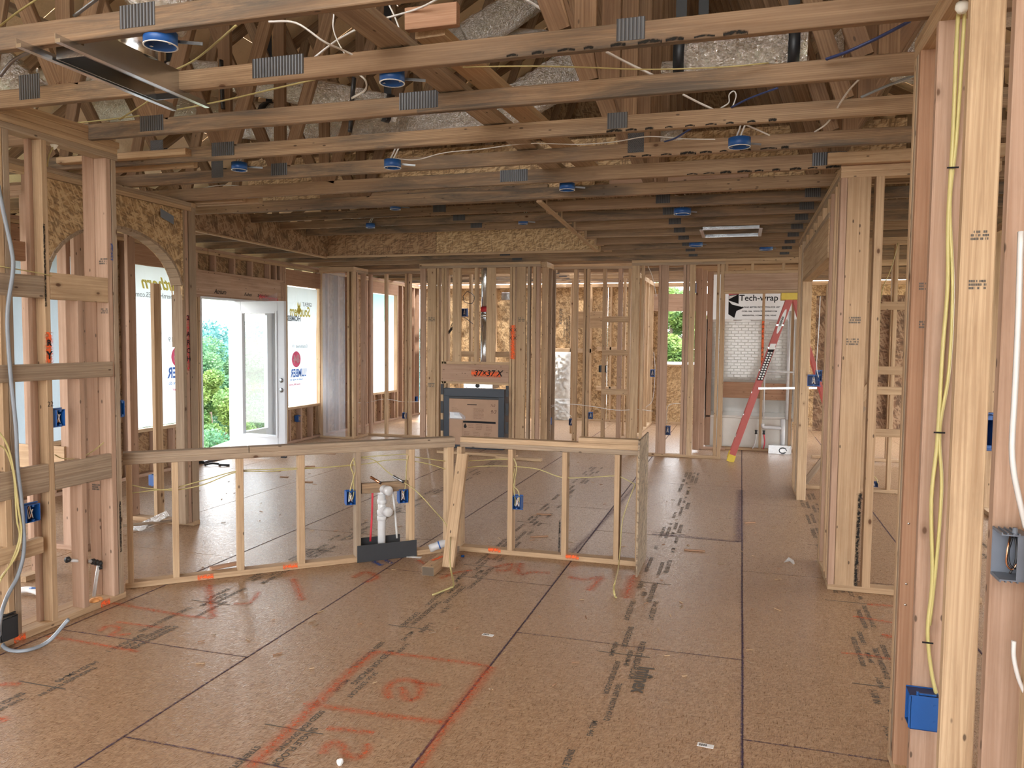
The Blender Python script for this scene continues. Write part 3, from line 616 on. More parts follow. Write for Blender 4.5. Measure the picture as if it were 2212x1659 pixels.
# ------------------------------------------------------------------ left near wall
wn = struct('wall_left')
XL = -3.67
wallY(wn, XL, 1.6, 3.865, [(1.9, None, None, 'pine'), (2.3, None, None, 'pine'), (2.7, None, None, 'pine'), (3.10, None, None, 'pine_grey'), (3.328, None, None, 'pine'), (3.545, None, 1.99, 'pine_pink'), (3.772, None, None, 'pine_pink'), (3.814, None, None, 'pine_grey')], d=-D, mat=None)
bar('stud', XL - 2 * D, XL - D - .002, 3.772, 3.810, S, TOP, 'pine_pink', wn)
bar('stud', XL - D, XL - .06, 3.30, 3.328, S, TOP - 2 * S, 'pine_pink', wn)
bar('stud', XL - D, XL, 3.06, 3.098, S, TOP - 2 * S, 'pine', wn); bar('bottom_plate', XL - 2 * D, XL - D, 1.6, 3.865, 0, S, 'pine', wn)
def lblock(y0, y1, z0, z1, mat, x0=XL - S, x1=XL + .001): bar('blocking', x0, x1, y0, y1, z0, z1, mat, wn)
lblock(2.4, 3.326, 1.845, 1.965, 'pine_grey'); lblock(3.368, 3.770, 1.842, 1.99, 'pine')
lblock(2.4, 3.785, 1.395, 1.487, 'pine_grey', XL, XL + .012)
lblock(2.4, 3.326, .775, .93, 'pine_grey'); lblock(3.368, 3.770, .775, .925, 'pine_grey')
lblock(2.4, 3.29, 2.045, 2.15, 'pine_red', XL - D - .03, XL - D + .008); lblock(2.4, 3.28, .44, .53, 'pine', XL - S, XL + .001)
bar('top_plate', XL - D, XL + .002, 1.6, 3.88, TOP, TOP + S, 'pine', wn)
stick('wall_brace', (XL - .02, 2.2, 2.83), (XL - .02, 3.85, 2.84), .04, .05, UZ, 'pine', wn)
text('marker_writing', 'R', (XL + .004, 3.347, 1.60), (0, 1, 0), UZ, .045, 'ink', wn, bold=.002); text('marker_writing', 'Y', (XL + .004, 3.347, 1.53), (0, 1, 0), UZ, .06, 'ink', wn, bold=.002)
strip('spray_mark', [(XL, 3.347, 1.66), (XL, 3.347, 1.49)], .07, 'spray_strong', wn, UX, .002); strip('spray_mark', [(XL, 3.805, 2.2), (XL, 3.805, 2.1)], .03, 'spray_blue', wn, UX, .002)
for y, z in ((3.12, .02), (3.70, .02)): strip('spray_mark', [(XL, y - .035, z), (XL, y + .035, z)], .06, 'spray_strong', wn, UX, .002)
text('marker_writing', '22', (XL + .002, 3.347, 1.26), (0, 1, 0), UZ, .04, 'ink', wn)
stamp(wn, (XL - .03, 3.770, 2.10), UX, UZ, .03); stamp(wn, (XL - .03, 3.770, 1.80), UX, UZ, .025); stamp(wn, (XL - .12, 3.770, .72), UX, UZ, .03)
# dark bark edges
for X_, y_, a, b in ((XL, 3.335, 1.8, 2.25), (XL, 3.83, .30, .62)): strip('bark_edge', [(X_, y_, z_) for z_ in (a, (a + b) / 2, b)], .02, 'mold', wn, UX, .0015)

# ------------------------------------------------------------------ arch wall
wa = struct('wall_arch')
XA = -4.52
for y in (5.48, 5.44): bar('stud', XA - D, XA, y, y + S, S, TOP - 2 * S, 'pine_pink' if y == 5.48 else 'pine_grey', wa)
bar('stud', XA - D, XA, 4.02, 4.06, 0, TOP - 2 * S, 'pine_pink', wa); bar('stud', XA - D, XA, 4.06, 4.10, 0, 2.1, 'pine', wa)
for z in (TOP - S, TOP - 2 * S): bar('top_plate', XA - D, XA + .004, 2.6, 5.56, z, z + S, 'pine_grey' if z > 2.72 else 'pine', wa)
pf = []; cy = 4.77; hw = .66; zs = 1.99; zr = .46
arc = [(cy - hw * math.cos(math.pi * i / 20), zs + zr * math.sin(math.pi * i / 20)) for i in range(21)]
for s, e, nm in ((0, 10, 'arch_panel'), (10, 20, 'arch_panel')):
    pts = [(XA + .004, y, z) for y, z in arc[s:e + 1]] + [(XA + .004, arc[e][0] + (0 if e == 10 else .0), 2.70), (XA + .004, arc[s][0], 2.70)]
    quadmesh('arch_panel', pts, 'osb', wa, .011); quadmesh('arch_panel', [(XA - D, p[1], p[2]) for p in pts], 'osb', wa, .011)
bar('arch_panel', XA + .004, XA + .014, 5.425, 5.44, 1.95, 2.70, 'osb', wa, .001)
for i in range(1, 20, 1):
    (y0, z0), (y1, z1) = arc[i - 1], arc[i]
    stick('arch_block', (XA - D / 2 - .0, (y0 + y1) / 2, (z0 + z1) / 2 + .012), (XA + .01, (y0 + y1) / 2, (z0 + z1) / 2 + .012), math.hypot(y1 - y0, z1 - z0) * .97, .022, (0, y1 - y0, z1 - z0), 'pine_grey', wa) if False else \
    stick('arch_block', (XA - D, (y0 + y1) / 2, (z0 + z1) / 2 + .008), (XA + .016, (y0 + y1) / 2, (z0 + z1) / 2 + .008), math.hypot(y1 - y0, z1 - z0) * .96, .022, (0, y1 - y0, z1 - z0), 'pine_grey', wa)
strip('spray_mark', [(XA, 5.50, 1.82), (XA, 5.50, 1.35)], .05, 'spray_red', wa, UX, .002)
for i_, ch in enumerate('2 ARCH'): text('marker_writing', ch, (XA + .004, 5.50, 1.80 - i_ * .07), (0, 1, 0), UZ, .06, 'ink', wa, bold=.001)
quadmesh('tape_patch', [(XA + .017, 5.18, 2.60), (XA + .017, 5.33, 2.56), (XA + .017, 5.33, 2.63), (XA + .017, 5.18, 2.67)], 'grey_box', wa)
# wing wall behind the arch, running left
wallX(wa, 5.53, -5.22, -4.52, [(-5.20, S, None, None, 'pine_pink'), (-4.93, S, None, 2.1, 'pine'), (-4.71, S, 1.55, 2.0, 'pine_grey'), (-4.66, S, None, None, 'pine_grey'), (-4.56, S, None, None, 'pine_grey')])
for i_, y in enumerate((4.02, )): bar('bottom_plate', XA - D, XA, 3.9, 4.1, 0, S, 'pine', wa)
# kitchen-side partition glimpsed between the left studs
wk = struct('wall_pantry')
wallX(wk, 4.6, -6.6, -4.75, [(-6.5, S), (-6.1, S), (-5.65, S), (-5.3, S), (-4.95, .09), (-4.82, S)], mat='pine_pink')
bar('blocking', -5.6, -4.9, 4.58, 4.6, .62, .80, 'pine', wk)
bar('header', -6.6, -5.4, 4.58, 4.6, 2.3, 2.6, 'pine_red', wk)
for z in (2.35, 2.55): bar('top_plate', -6.6, -4.4, 3.6, 3.64, z, z + .09, 'pine_red', wk)

# ------------------------------------------------------------------ right wall: near post group, cross wall, wide opening, far jamb
wr = struct('wall_right')
XR = .597
for z in (TOP - S, TOP - 2 * S): bar('top_plate', XR, XR + D, .4, 3.27, z, z + S, 'pine', wr)
bar('bottom_plate', XR, XR + D, .4, 3.27, 0, S, 'pine', wr)
for y, mt in ((3.232, 'pine'), (3.192, 'pine_grey'), (3.152, 'pine_red'), (2.888, 'pine_pink'), (2.50, 'pine'), (2.105, 'pine_pink'), (1.7, 'pine')): bar('stud', XR, XR + D, y, y + S, S, TOP - 2 * S, mt, wr, .004)
bar('stud', XR + .03, XR + .03 + D, 1.93, 1.968, 0, 1.28, 'pine', wr)
for (x_, y_, z_) in ((XR + .045, 2.4995, 1.96), (XR + .045, 2.4995, 1.82), (XR + .045, 3.1515, 1.86), (XR + .05, 3.1515, 1.72)): stamp(wr, (x_, y_ - .0005, z_), UX, UZ, .022)
for y_, zz in ((3.152, (.97, .74, .66)),):
    for q in zz: lathe('nail_head', [(.001, 0), (.0045, 0), (.0045, .002), (.001, .002)], (XR + .02, y_ - .001, q), (0, -1, 0), 'galv', wr, 8)
# cross wall
wc = struct('wall_cross')
wallX(wc, 5.43, .59, 1.5, [(.592, S, None, None, 'pine_pink'), (.632, .14, None, None, 'pine'), (.80, .05, None, None, 'pine'), (1.22, S, None, None, 'pine')], d=D, mat='pine')
stamp(wc, (.70, 5.429, 1.80), UX, UZ, .035); stamp(wc, (.69, 5.429, 1.66), UX, UZ, .035)
strip('bark_edge', [(.762, 5.43, .04), (.765, 5.43, .35), (.77, 5.43, .66)], .035, 'mold', wc, (0, -1, 0), .002)
bar('blocking', .59, 1.5, 5.40, 5.438, TOP + .001, TOP + .039, 'pine_red', wc); bar('top_plate', .50, 1.5, 5.36, 5.398, TOP + .001, TOP + .075, 'pine', wc)
wd_ = struct('wall_opening')
X2 = .59
wallY(wd_, X2, 5.52, 9.24, [(5.56, None, None, 'pine'), (5.72, None, None, 'pine'), (5.98, None, None, 'pine_pink'), (6.06, None, 2.07, 'pine'), (6.10, None, 2.07, 'pine'), (8.50, None, 2.30, 'pine'), (8.54, None, 2.30, 'pine'), (8.72, None, None, 'pine_grey'), (9.02, None, None, 'pine'), (9.19, None, None, 'pine')], plates=(0, 1), mat=None)
bar('bottom_plate', X2, X2 + D, 5.52, 6.14, 0, S, 'pine', wd_); bar('bottom_plate', X2, X2 + D, 8.46, 9.24, 0, S, 'pine', wd_)
bar('stud', X2, X2 + D, 8.455, 8.495, 0, 2.29, 'pine', wd_)
bar('header', X2, X2 + S, 6.12, 8.50, 2.305, 2.56, 'pine', wd_); bar('header', X2 + .05, X2 + D, 6.12, 8.50, 2.305, 2.56, 'pine', wd_)
bar('sill_plate', X2, X2 + D, 6.12, 8.50, 2.30 - S, 2.303, 'pine', wd_); bar('sill_plate', X2 - .002, X2 + D, 6.12, 8.50, 2.56, 2.598, 'pine_grey', wd_)
for y in (6.2, 6.6, 7.0, 7.4, 7.8, 8.2): bar('cripple', X2, X2 + D, y, y + S, 2.598, TOP - 2 * S, 'pine', wd_)
# room beyond on the right
wq = struct('wall_room_right')
wallX(wq, 9.15, .70, 3.5, [(1.02, S), (1.28, .06, None, None, 'pine'), (1.36, S), (1.56, S, None, None, 'pine'), (1.9, S), (2.4, S)], mat='pine')
for z in (2.0, 1.3, 1.08, .62): bar('blocking', 1.38, 2.0, 9.14, 9.18, z, z + .088, 'pine', wq)
stick('wall_brace', (1.15, 9.12, .85), (1.38, 9.12, 1.22), .089, S, UX, 'pine', wq); stick('wall_brace', (.72, 9.1, .08), (1.3, 9.1, .95), .06, S, UX, 'pine_grey', wq)
wallX(wq, 11.6, 1.0, 3.8, [(1.3, S), (1.95, S), (2.36, S), (2.77, S)], mat='pine')
for a_, b_ in ((1.0, 2.2), (2.2, 3.4)): bar('sheathing_panel', a_ + .002, b_ - .002, 11.6 + D, 11.7, .38, 2.3, 'osb_dark', wq, .001)
wallY(wq, 2.3, 5.5, 9.1, [5.7, 6.1, 6.5, 6.9, 7.3, 7.7, 8.1, 8.5, 8.9], mat='pine')
wz = struct('wall_exterior_right')
for a_, b_ in ((-5, -2.6), (-2.6, -.2), (-.2, 2.2), (2.2, 5.0)): bar('sheathing_panel', 4.6, 4.611, a_ + .002, b_ - .002, 0, TOP, 'osb_wall', wz)  # unseen near sheathing, added to darken the foreground; left open farther back
wy_ = struct('wall_behind_unseen')  # unseen wall behind the camera, added to cut the light from behind
for a_, b_ in ((-6.7, -4.4), (2.8, 4.6)): bar('sheathing_panel', a_ + .002, b_ - .002, -5.0, -4.989, 0, TOP, 'osb_wall', wy_)
bar('header', -4.4, 2.8, -5.0, -4.9, 2.45, TOP, 'pine', wy_)
y = .6
while y < 15.3: bar('stud', 4.51, 4.6, y, y + S, 0, TOP, 'pine', wz); y += .61

# ================================================================== ROOF AND TRUSSES
rf = struct('ceiling')      # roof deck: foil faced sheathing sheets over the trusses
RX, RZ, SL = -1.3, 6.2, 0.56
def deckz(x): return RZ - abs(x - RX) * SL
def roofsheet(x0, x1, y0, y1):
    z0, z1 = deckz(x0), deckz(x1)
    quadmesh('roof_sheet', [(x0, y0 + .002, z0), (x1, y0 + .002, z1), (x1, y1 - .002, z1), (x0, y1 - .002, z0)], 'foil_deck', rf, .012)
yy = -5.04
while yy < 15.6:      # on the left side the sheets stop short of the outer back wall
    y2 = min(yy + 2.44, 15.7)
    for sgn in (-1, 1):
        for i in range(6):
            if sgn == -1 and (yy > 13.5 or (yy > 11.5 and i < 3)): continue
            xa = RX + sgn * 1.065 * i; xb = RX + sgn * 1.065 * (i + 1) - sgn * .003
            roofsheet(min(xa, xb), max(xa, xb), yy, y2)
    yy = y2
# added partition across the attic, blocks bright sky from the open roof behind
quadmesh('attic_partition', [(-7.6, 11.2, 2.88), (5.0, 11.2, 2.88), (RX, 11.2, RZ - .02)], 'osb_wall', rf, .011)
CH = 0.089
J = [-5.9, -4.55, -3.2, -0.67, 0.52, 1.9, 3.4]
PL = {0: [(-2.2, .16, 0)], 1: [(-.44, .11, 0), (-2.0, .26, 0), (-3.41, .13, 1)], 2: [(-1.59, .21, 0), (-3.22, .16, 0)], 3: [(-.68, .11, 0), (-3.72, .1, 1), (-3.21, .17, 0)], 4: [(-3.72, .1, 1), (-3.2, .13, 0), (-.66, .1, 1)], 5: [(-1.63, .21, 0), (.52, .21, 0)]}
NAMES = ['nearest long truss crossing the top left corner, with the sheet metal register boot under it',
 'second truss from the camera, pale with a wide nail plate left of centre',
 'third truss from the camera, with a big knot and a nail plate near its middle',
 'fourth truss from the camera, black mould streaks along its lower right edge',
 'fifth truss from the camera, dark stained on the left half, behind two round blue boxes',
 'sixth truss from the camera, square nail plate left of centre, grey stain at right',
 'seventh truss, heavy one carrying the front edge of the raised tray ceiling']
for kk in range(22):
    y = 2.428 + .6096 * kk; tray = 6.3 < y < 9.5
    ORD = ['first', 'second', 'third', 'fourth', 'fifth', 'sixth', 'seventh', 'eighth']; lab = NAMES[kk] if kk < 7 else ('roof truss with raised chord over the tray ceiling, %s from its near edge' % ORD[kk - 7] if tray else ('%s roof truss between the tray ceiling and the fireplace wall' % ORD[kk - 12] if y < 11 else '%s roof truss above the back rooms behind the fireplace wall' % ORD[kk - 14]))
    grp = 'roof trusses over the open room' if kk < 7 else ('trusses over the tray ceiling' if tray else ('trusses between tray and fireplace' if y < 11 else 'trusses above the back rooms'))
    t = empty('roof_truss', (RX, y, TOP), lab, 'truss', grp)
    def ch(name, x0, x1, z, mat='truss', h=CH): bar(name, x0, x1, y, y + S, z, z + h, mat, t)
    if tray:
        ch('bottom_chord', -7.3, -5.62, TOP); ch('bottom_chord', -5.60, -1.70, TOP + .215); ch('bottom_chord', -1.68, 4.7, TOP)
        for x in (-5.72, -1.66): bar('web', x - .03, x + .06, y + S, y + 2 * S, TOP, TOP + .42, 'truss_web', t)
        bz = {True: TOP + .215, False: TOP}
    else:
        if kk in (1, 2): ch('bottom_chord', -7.3, -2.0 if kk == 1 else -1.6, TOP); ch('bottom_chord', -2.0 if kk == 1 else -1.6, 4.7, TOP)
        elif kk == 5: ch('bottom_chord', -7.3, -1.63, TOP, h=.1); ch('bottom_chord', -1.63, 4.7, TOP, h=.1)
        else: ch('bottom_chord', -7.3, 4.7, TOP)
    for sg in (-1, 1):
        xe = RX + sg * 6.2
        stick('top_chord', (RX, y + S / 2, RZ - .075), (xe, y + S / 2, deckz(xe) - .075), CH, S, UZ, 'truss_web', t)
    tops = [-6.0, -4.9, -3.9, -2.6, -1.3, 0.0, 1.3, 2.5, 3.6]
    zb = TOP + CH
    webs = [(-5.9, -6.1), (-4.55, -5.2), (-4.55, -4.1), (-3.2, -4.05), (-3.2, -3.2), (-3.2, -2.2), (-.67, -1.9), (-.67, -1.25), (-.67, -.62), (.52, -.45), (.52, .55), (.52, 1.5), (1.9, 1.75), (1.9, 2.6), (3.4, 3.1)]
    for wi_, (a_, b_) in enumerate(webs):
        zz = zb + (.215 if tray and -5.6 < a_ < -1.7 else 0)
        dx = 0.0
        if kk % 2 and a_ == -.67 and b_ == -1.25: b_ = -1.6
        stick('web', (a_ + (.05 if b_ > a_ else -.05) * (b_ != a_), y + S / 2, zz), (b_, y + S / 2, deckz(b_) - .12), CH - .002 * (wi_ % 4), S - .0015 * (wi_ % 5), UX, 'truss_web', t)
    for px_, pw, tall in PL.get(kk, []):
        bar('nail_plate', px_ - pw / 2, px_ + pw / 2, y - .002, y, TOP + (.02 if not tall else .03), TOP + (.105 if not tall else .15), 'plate', t, 0)
        bar('nail_plate', px_ - pw / 2, px_ + pw / 2, y + S, y + S + .002, TOP + .02, TOP + .105, 'plate', t, 0)
    if kk >= 7:
        for px_, pw in ((-3.2 + (.215 if tray else 0) * 0, .15), (-.67, .12), (.52, .12)):
            z = TOP + (.215 if tray and px_ < -1.7 else 0); bar('nail_plate', px_ - pw / 2, px_ + pw / 2, y - .002, y, z + .03, z + .14, 'plate', t, 0)
    if kk in (1, 3, 4, 5):
        x0, x1 = {1: (-.95, .0), 3: (-.75, .2), 4: (-.75, .3), 5: (-.4, .6)}[kk]
        for q_ in range(9):
            xa_ = x0 + (x1 - x0) * (q_ + .1) / 9; xb_ = xa_ + (x1 - x0) * random.uniform(.04, .10); strip('mould_streak', [(xa_, y, TOP + .006), ((xa_ + xb_) / 2, y, TOP + .010), (xb_, y, TOP + .005)], random.uniform(.010, .026), 'mold', t, (0, -1, 0), .002)
# girder and sheathing panels under the attic at the tray
tg = empty('tray_ceiling_frame', (-3.6, 8, TOP), 'sheathing boards lining the sides of the raised tray ceiling', 'tray ceiling')
quadmesh('side_panel', [(-5.55, 6.18, TOP), (-5.60, 7.6, TOP), (-5.60, 7.6, TOP + .30), (-5.55, 6.18, TOP + .30)], 'osb_dark', tg, .012)
quadmesh('side_panel', [(-5.60, 7.603, TOP), (-5.63, 9.74, TOP), (-5.63, 9.74, TOP + .30), (-5.60, 7.603, TOP + .30)], 'osb_dark', tg, .012)
bar('side_panel', -5.62, -3.98, 9.725, 9.737, TOP, TOP + .31, 'osb_wall', tg, 0); bar('side_panel', -3.975, -1.74, 9.725, 9.737, TOP, TOP + .31, 'osb', tg, 0)
stick('edge_board', (-5.59, 6.18, TOP - .012), (-5.65, 9.72, TOP - .012), .05, .02, UX, 'pine', tg)
stick('edge_board', (-1.61, 6.14, TOP - .010), (-1.785, 9.74, TOP - .010), .045, .02, UX, 'pine', tg)
bar('edge_board', -5.62, -1.74, 9.70, 9.72, TOP - .02, TOP + .01, 'pine', tg)
for i in range(6): bar('edge_block', -1.71 - .02 * i / 6, -1.63, 6.9 + .6096 * i - .14, 6.9 + .6096 * i, TOP + .005, TOP + .16, 'pine', tg)
# boards at the girder line: pale board, sheathing piece, tagged end
gb = empty('girder_boards', (0, 6.13, TOP), 'pale knotty board and sheathing strips nailed on the girder truss', 'boards')
bar('face_board', -1.03, .02, 6.10, 6.135, TOP, TOP + .13, 'pine_pink', gb); bar('sheathing_strip', .03, .95, 6.115, 6.135, TOP, TOP + .17, 'osb', gb, 0)
bar('sheathing_strip', -1.52, -1.15, 6.118, 6.135, TOP, TOP + .2, 'osb', gb, 0); bar('tag_block', -1.145, -1.04, 6.105, 6.135, TOP, TOP + .1, 'pine_red', gb)
bar('face_board', -3.6, -1.53, 6.10, 6.135, TOP, TOP + .12, 'truss', gb)
text('marker_writing', 'd', (-1.09, 6.103, TOP + .05), UX, UZ, .1, 'ink', gb, shear=.5)
bar('sheathing_strip', -4.4, 1.1, 6.19, 6.20, TOP + .05, TOP + .48, 'osb', gb, 0)
# blocks on top of the arch wall and left wall ends
lb = empty('ceiling_blocking', (-4.2, 4.6, TOP), 'short loose boards lying over the plates between the left trusses', 'boards')
bar('block', -4.6, -3.55, 4.40, 4.44, TOP + .0, TOP + .089, 'pine', lb); bar('block', -4.5, -3.45, 4.2, 4.26, TOP + .03, TOP + .07, 'pine', lb)
bar('block', -4.75, -4.05, 5.62, 5.66, TOP + .0, TOP + .06, 'pine', lb); bar('block', -4.6, -3.95, 5.70, 5.76, TOP + .0, TOP + .04, 'pine', lb)
# big diagonal lateral brace over the chords
br_ = empty('lateral_brace', (-1.4, 3, 2.9), 'pair of wide pale boards running back across the tops of the near trusses', 'brace')
stick('brace_board', (-1.47, 2.3, 2.895), (-1.32, 6.0, 2.895), .14, S, UX, 'pine_grey', br_); stick('brace_board', (-1.30, 3.1, 2.94), (-1.12, 6.0, 2.94), .14, S, UX, 'pine', br_)
bar('brace_block', -1.38, -1.15, 3.02, 3.06, 2.93, 3.02, 'pine_red', br_)
for i, (x_, y0, y1, z_, z2) in enumerate(((-4.8, 2.5, 9.5, 3.9, 3.9), (.6, 2.6, 7.5, 3.0, 3.9), (1.0, 3.5, 6.0, 2.9, 4.4), (-2.2, 2.2, 5.5, 3.0, 4.3))):
    o = stick('web_brace', (x_, y0, z_), (x_ - .4, y1, z2), .089, S, UX, 'pine_grey', None); tagset(o, ['long brace board running front to back high over the left trusses', 'sloping brace board above the right side of the open room', 'short steep brace board above the right wall plates', 'sloping brace board left of the middle of the attic'][i], 'brace')

# ducts
def duct(label, P, r, mat='foil', straps=(), seg=18, flat=1.0):
    d = empty('foil_duct', P[0], label, 'duct')
    tube('duct_jacket', P, r, mat, d, seg=seg, sub=10, jitter=.10, flat=flat)
    R = smoothpts(P, 10)
    for s in straps:
        i = int(s * (len(R) - 2)); t = (R[i + 1] - R[i]).normalized(); tube('hanger_strap', [R[i] - t * .03, R[i] + t * .03], r * 1.04, 'black_plastic', d, seg=seg, sub=1); C_ = R[i]
        bar('hanger_strap', C_.x - .03, C_.x + .03, C_.y - .002, C_.y + .002, C_.z + r, C_.z + r + .9, 'black_plastic', d, 0)
    return d
duct('crinkled foil duct dropping to the sheet metal register boot at top left', [(-2.62, 3.15, 3.9), (-2.6, 3.0, 3.45), (-2.5, 2.95, 3.2), (-2.55, 2.92, 3.06)], .13)
duct('long silver foil duct sloping across the attic left of centre', [onY(0, 165, 5.2), onY(240, 175, 5.0), onY(420, 160, 5.0), onY(620, 190, 5.1), onY(800, 225, 5.3), onY(860, 240, 5.4)], .10, straps=(.35, .92))
duct('wide foil duct low over the left trusses, catching a bright highlight', [onY(120, 215, 5.9), onY(330, 232, 5.8), onY(560, 262, 5.8), onY(760, 275, 5.9), onY(920, 262, 6.0)], .16, straps=(.55,))
duct('golden reflecting foil duct behind the wide diagonal boards', [onY(900, 275, 5.9), onY(1040, 255, 5.8), onY(1150, 205, 5.8), onY(1230, 150, 6.0)], .15)
duct('upper foil duct high in the middle of the attic', [onY(1010, 85, 6.3), onY(1110, 20, 6.4), onY(1180, -30, 6.6)], .14)
duct('foil duct crossing behind the nail plate near the top centre', [onY(930, 85, 6.6), onY(1130, 88, 6.6), onY(1330, 110, 6.7)], .10)
duct('large foil wrapped duct between the right trusses with black straps', [onY(1470, 118, 4.6), onY(1600, 112, 4.6), onY(1742, 100, 4.6)], .125, straps=(.05, .95))
duct('slimmer foil duct under the large one on the right', [onY(1430, 160, 4.9), onY(1560, 150, 4.9), onY(1745, 146, 4.9)], .07, straps=(.4,))
duct('broad foil duct disappearing over the right wall', [onY(1800, 95, 5.6), onY(1900, 105, 5.5), onY(2010, 110, 5.4)], .19)
duct('short foil duct end low behind the fourth truss, right of centre', [onY(1395, 300, 5.75), onY(1440, 298, 5.7), onY(1475, 296, 5.7)], .055)
duct('foil duct in the dark attic above the left wall', [onY(0, 140, 4.2), onY(40, 185, 4.2), onY(90, 215, 4.3)], .13)
# register boot and return boot
rb = empty('register_boot', (-2.6, 2.8, TOP), 'open galvanized register boot hanging between the two nearest trusses', 'register boot')
def openbox(parent, x0, x1, y0, y1, z0, z1, mat, th=.003, topz=True, name='side_wall'):
    bar(name, x0, x0 + th, y0, y1, z0, z1, mat, parent, 0); bar(name, x1 - th, x1, y0, y1, z0, z1, mat, parent, 0)
    bar(name, x0 + th, x1 - th, y0, y0 + th, z0, z1, mat, parent, 0); bar(name, x0 + th, x1 - th, y1 - th, y1, z0, z1, mat, parent, 0)
    if topz: bar('top_panel', x0, x1, y0, y1, z1, z1 + th, mat, parent, 0)
openbox(rb, -2.665, -2.525, 2.50, 3.05, TOP - .03, TOP + .09, 'galv')
for x0, x1 in ((-2.70, -2.675), (-2.51, -2.485)): bar('hanger_rail', x0, x1, 2.35, 3.2, TOP - .035, TOP - .02, 'galv', rb, 0)
for x0 in (-2.70, -2.51): bar('hanger_rail', x0 + .0, x0 + .003, 2.35, 3.2, TOP - .02, TOP + .0, 'galv', rb, 0)
lathe('duct_collar', [(.08, 0), (.08, .12), (.085, .12)], (-2.59, 2.86, TOP + .09), UZ, 'galv', rb)
rg = empty('return_boot', (-.13, 8.26, TOP), 'shiny open galvanized return air box in the ceiling of the back hall', 'return air box')
openbox(rg, -.40, .14, 7.98, 8.53, TOP - .03, TOP + .16, 'galv')
for (x0, x1, y0, y1) in ((-.43, .17, 7.95, 7.98), (-.43, .17, 8.53, 8.56), (-.43, -.40, 7.98, 8.53), (.14, .17, 7.98, 8.53)): bar('flange', x0, x1, y0, y1, TOP - .032, TOP - .029, 'galv', rg, 0)

# ================================================================== CEILING BOXES
def ceiling_box(P, label, r=.052, h=.05, rim=True, wires=2):
    o = empty('ceiling_box', (P[0], P[1], P[2]), label, 'electrical box', 'round blue ceiling boxes')
    P = Vector(P); bd_ = lathe('body', [(.001, h), (r, h), (r, 0), (r - .004, 0), (r - .004, h - .004), (.001, h - .004)], P, UZ, 'blue', o, 24)
    if rim: lathe('rim', [(r - .004, -.001), (r + .001, -.001), (r + .001, .002), (r - .004, .002), (r - .004, -.001)], P, UZ, 'paper', bd_, 24)
    for s in (-1, 1): bar('screw_lug', P.x + s * r * .7 - .006, P.x + s * r * .7 + .006, P.y - .006, P.y + .006, P.z + .004, P.z + .02, 'galv', bd_, 0)
    stick('hanger_bar', P + Vector((-.02, .05, h - .01)), P + Vector((.12, .09, h - .02)), .012, .004, UZ, 'steel_dull', o, 0)
    for q in range(wires): tube('wire', [P + Vector((.02 * q - .02, 0, h)), P + Vector((.03 * q, .05, h + .1)), P + Vector((.1 * q - .1, .2, h + .16))], .005, 'white_cable', o, 6)
    return o
for px, py, z, r, lb_ in ((347, 92, 2.75, .062, 'round blue ceiling box at top left, beside the register boot'), (847, 172, 2.76, .055, 'round blue ceiling box with white rim under the second truss, beside the diagonal boards'),
    (517, 360, 2.77, .052, 'round blue ceiling box above the arch side of the room'), (848, 355, 2.745, .055, 'round blue ceiling box with white rim, centre of the open room'),
    (1597, 310, 2.75, .062, 'big round blue ceiling box with looping white cables, right side of the open room'), (1225, 403, 2.765, .058, 'round blue ceiling box just before the tray ceiling edge'),
    (1474, 455, 2.76, .075, 'blue ceiling box in the back hall, nearer than the shiny return box'), (1503, 524, 2.77, .08, 'blue ceiling box in the back hall, beyond the shiny return box'),
    (1655, 532, 2.77, .08, 'thin blue ceiling box next to the right wall near the bath opening')):
    ceiling_box(onZ(px, py + 8, z), lb_, r=r)
ceiling_box(onZ(800, 492, 2.97), 'blue ceiling box inside the tray, left one', .055); ceiling_box(onZ(1130, 484, 2.97), 'blue ceiling box inside the tray, right one near the slanting edge board', .055); ceiling_box(onZ(854, 453, 2.97), 'blue ceiling box with white rim at the near edge of the tray', .055)

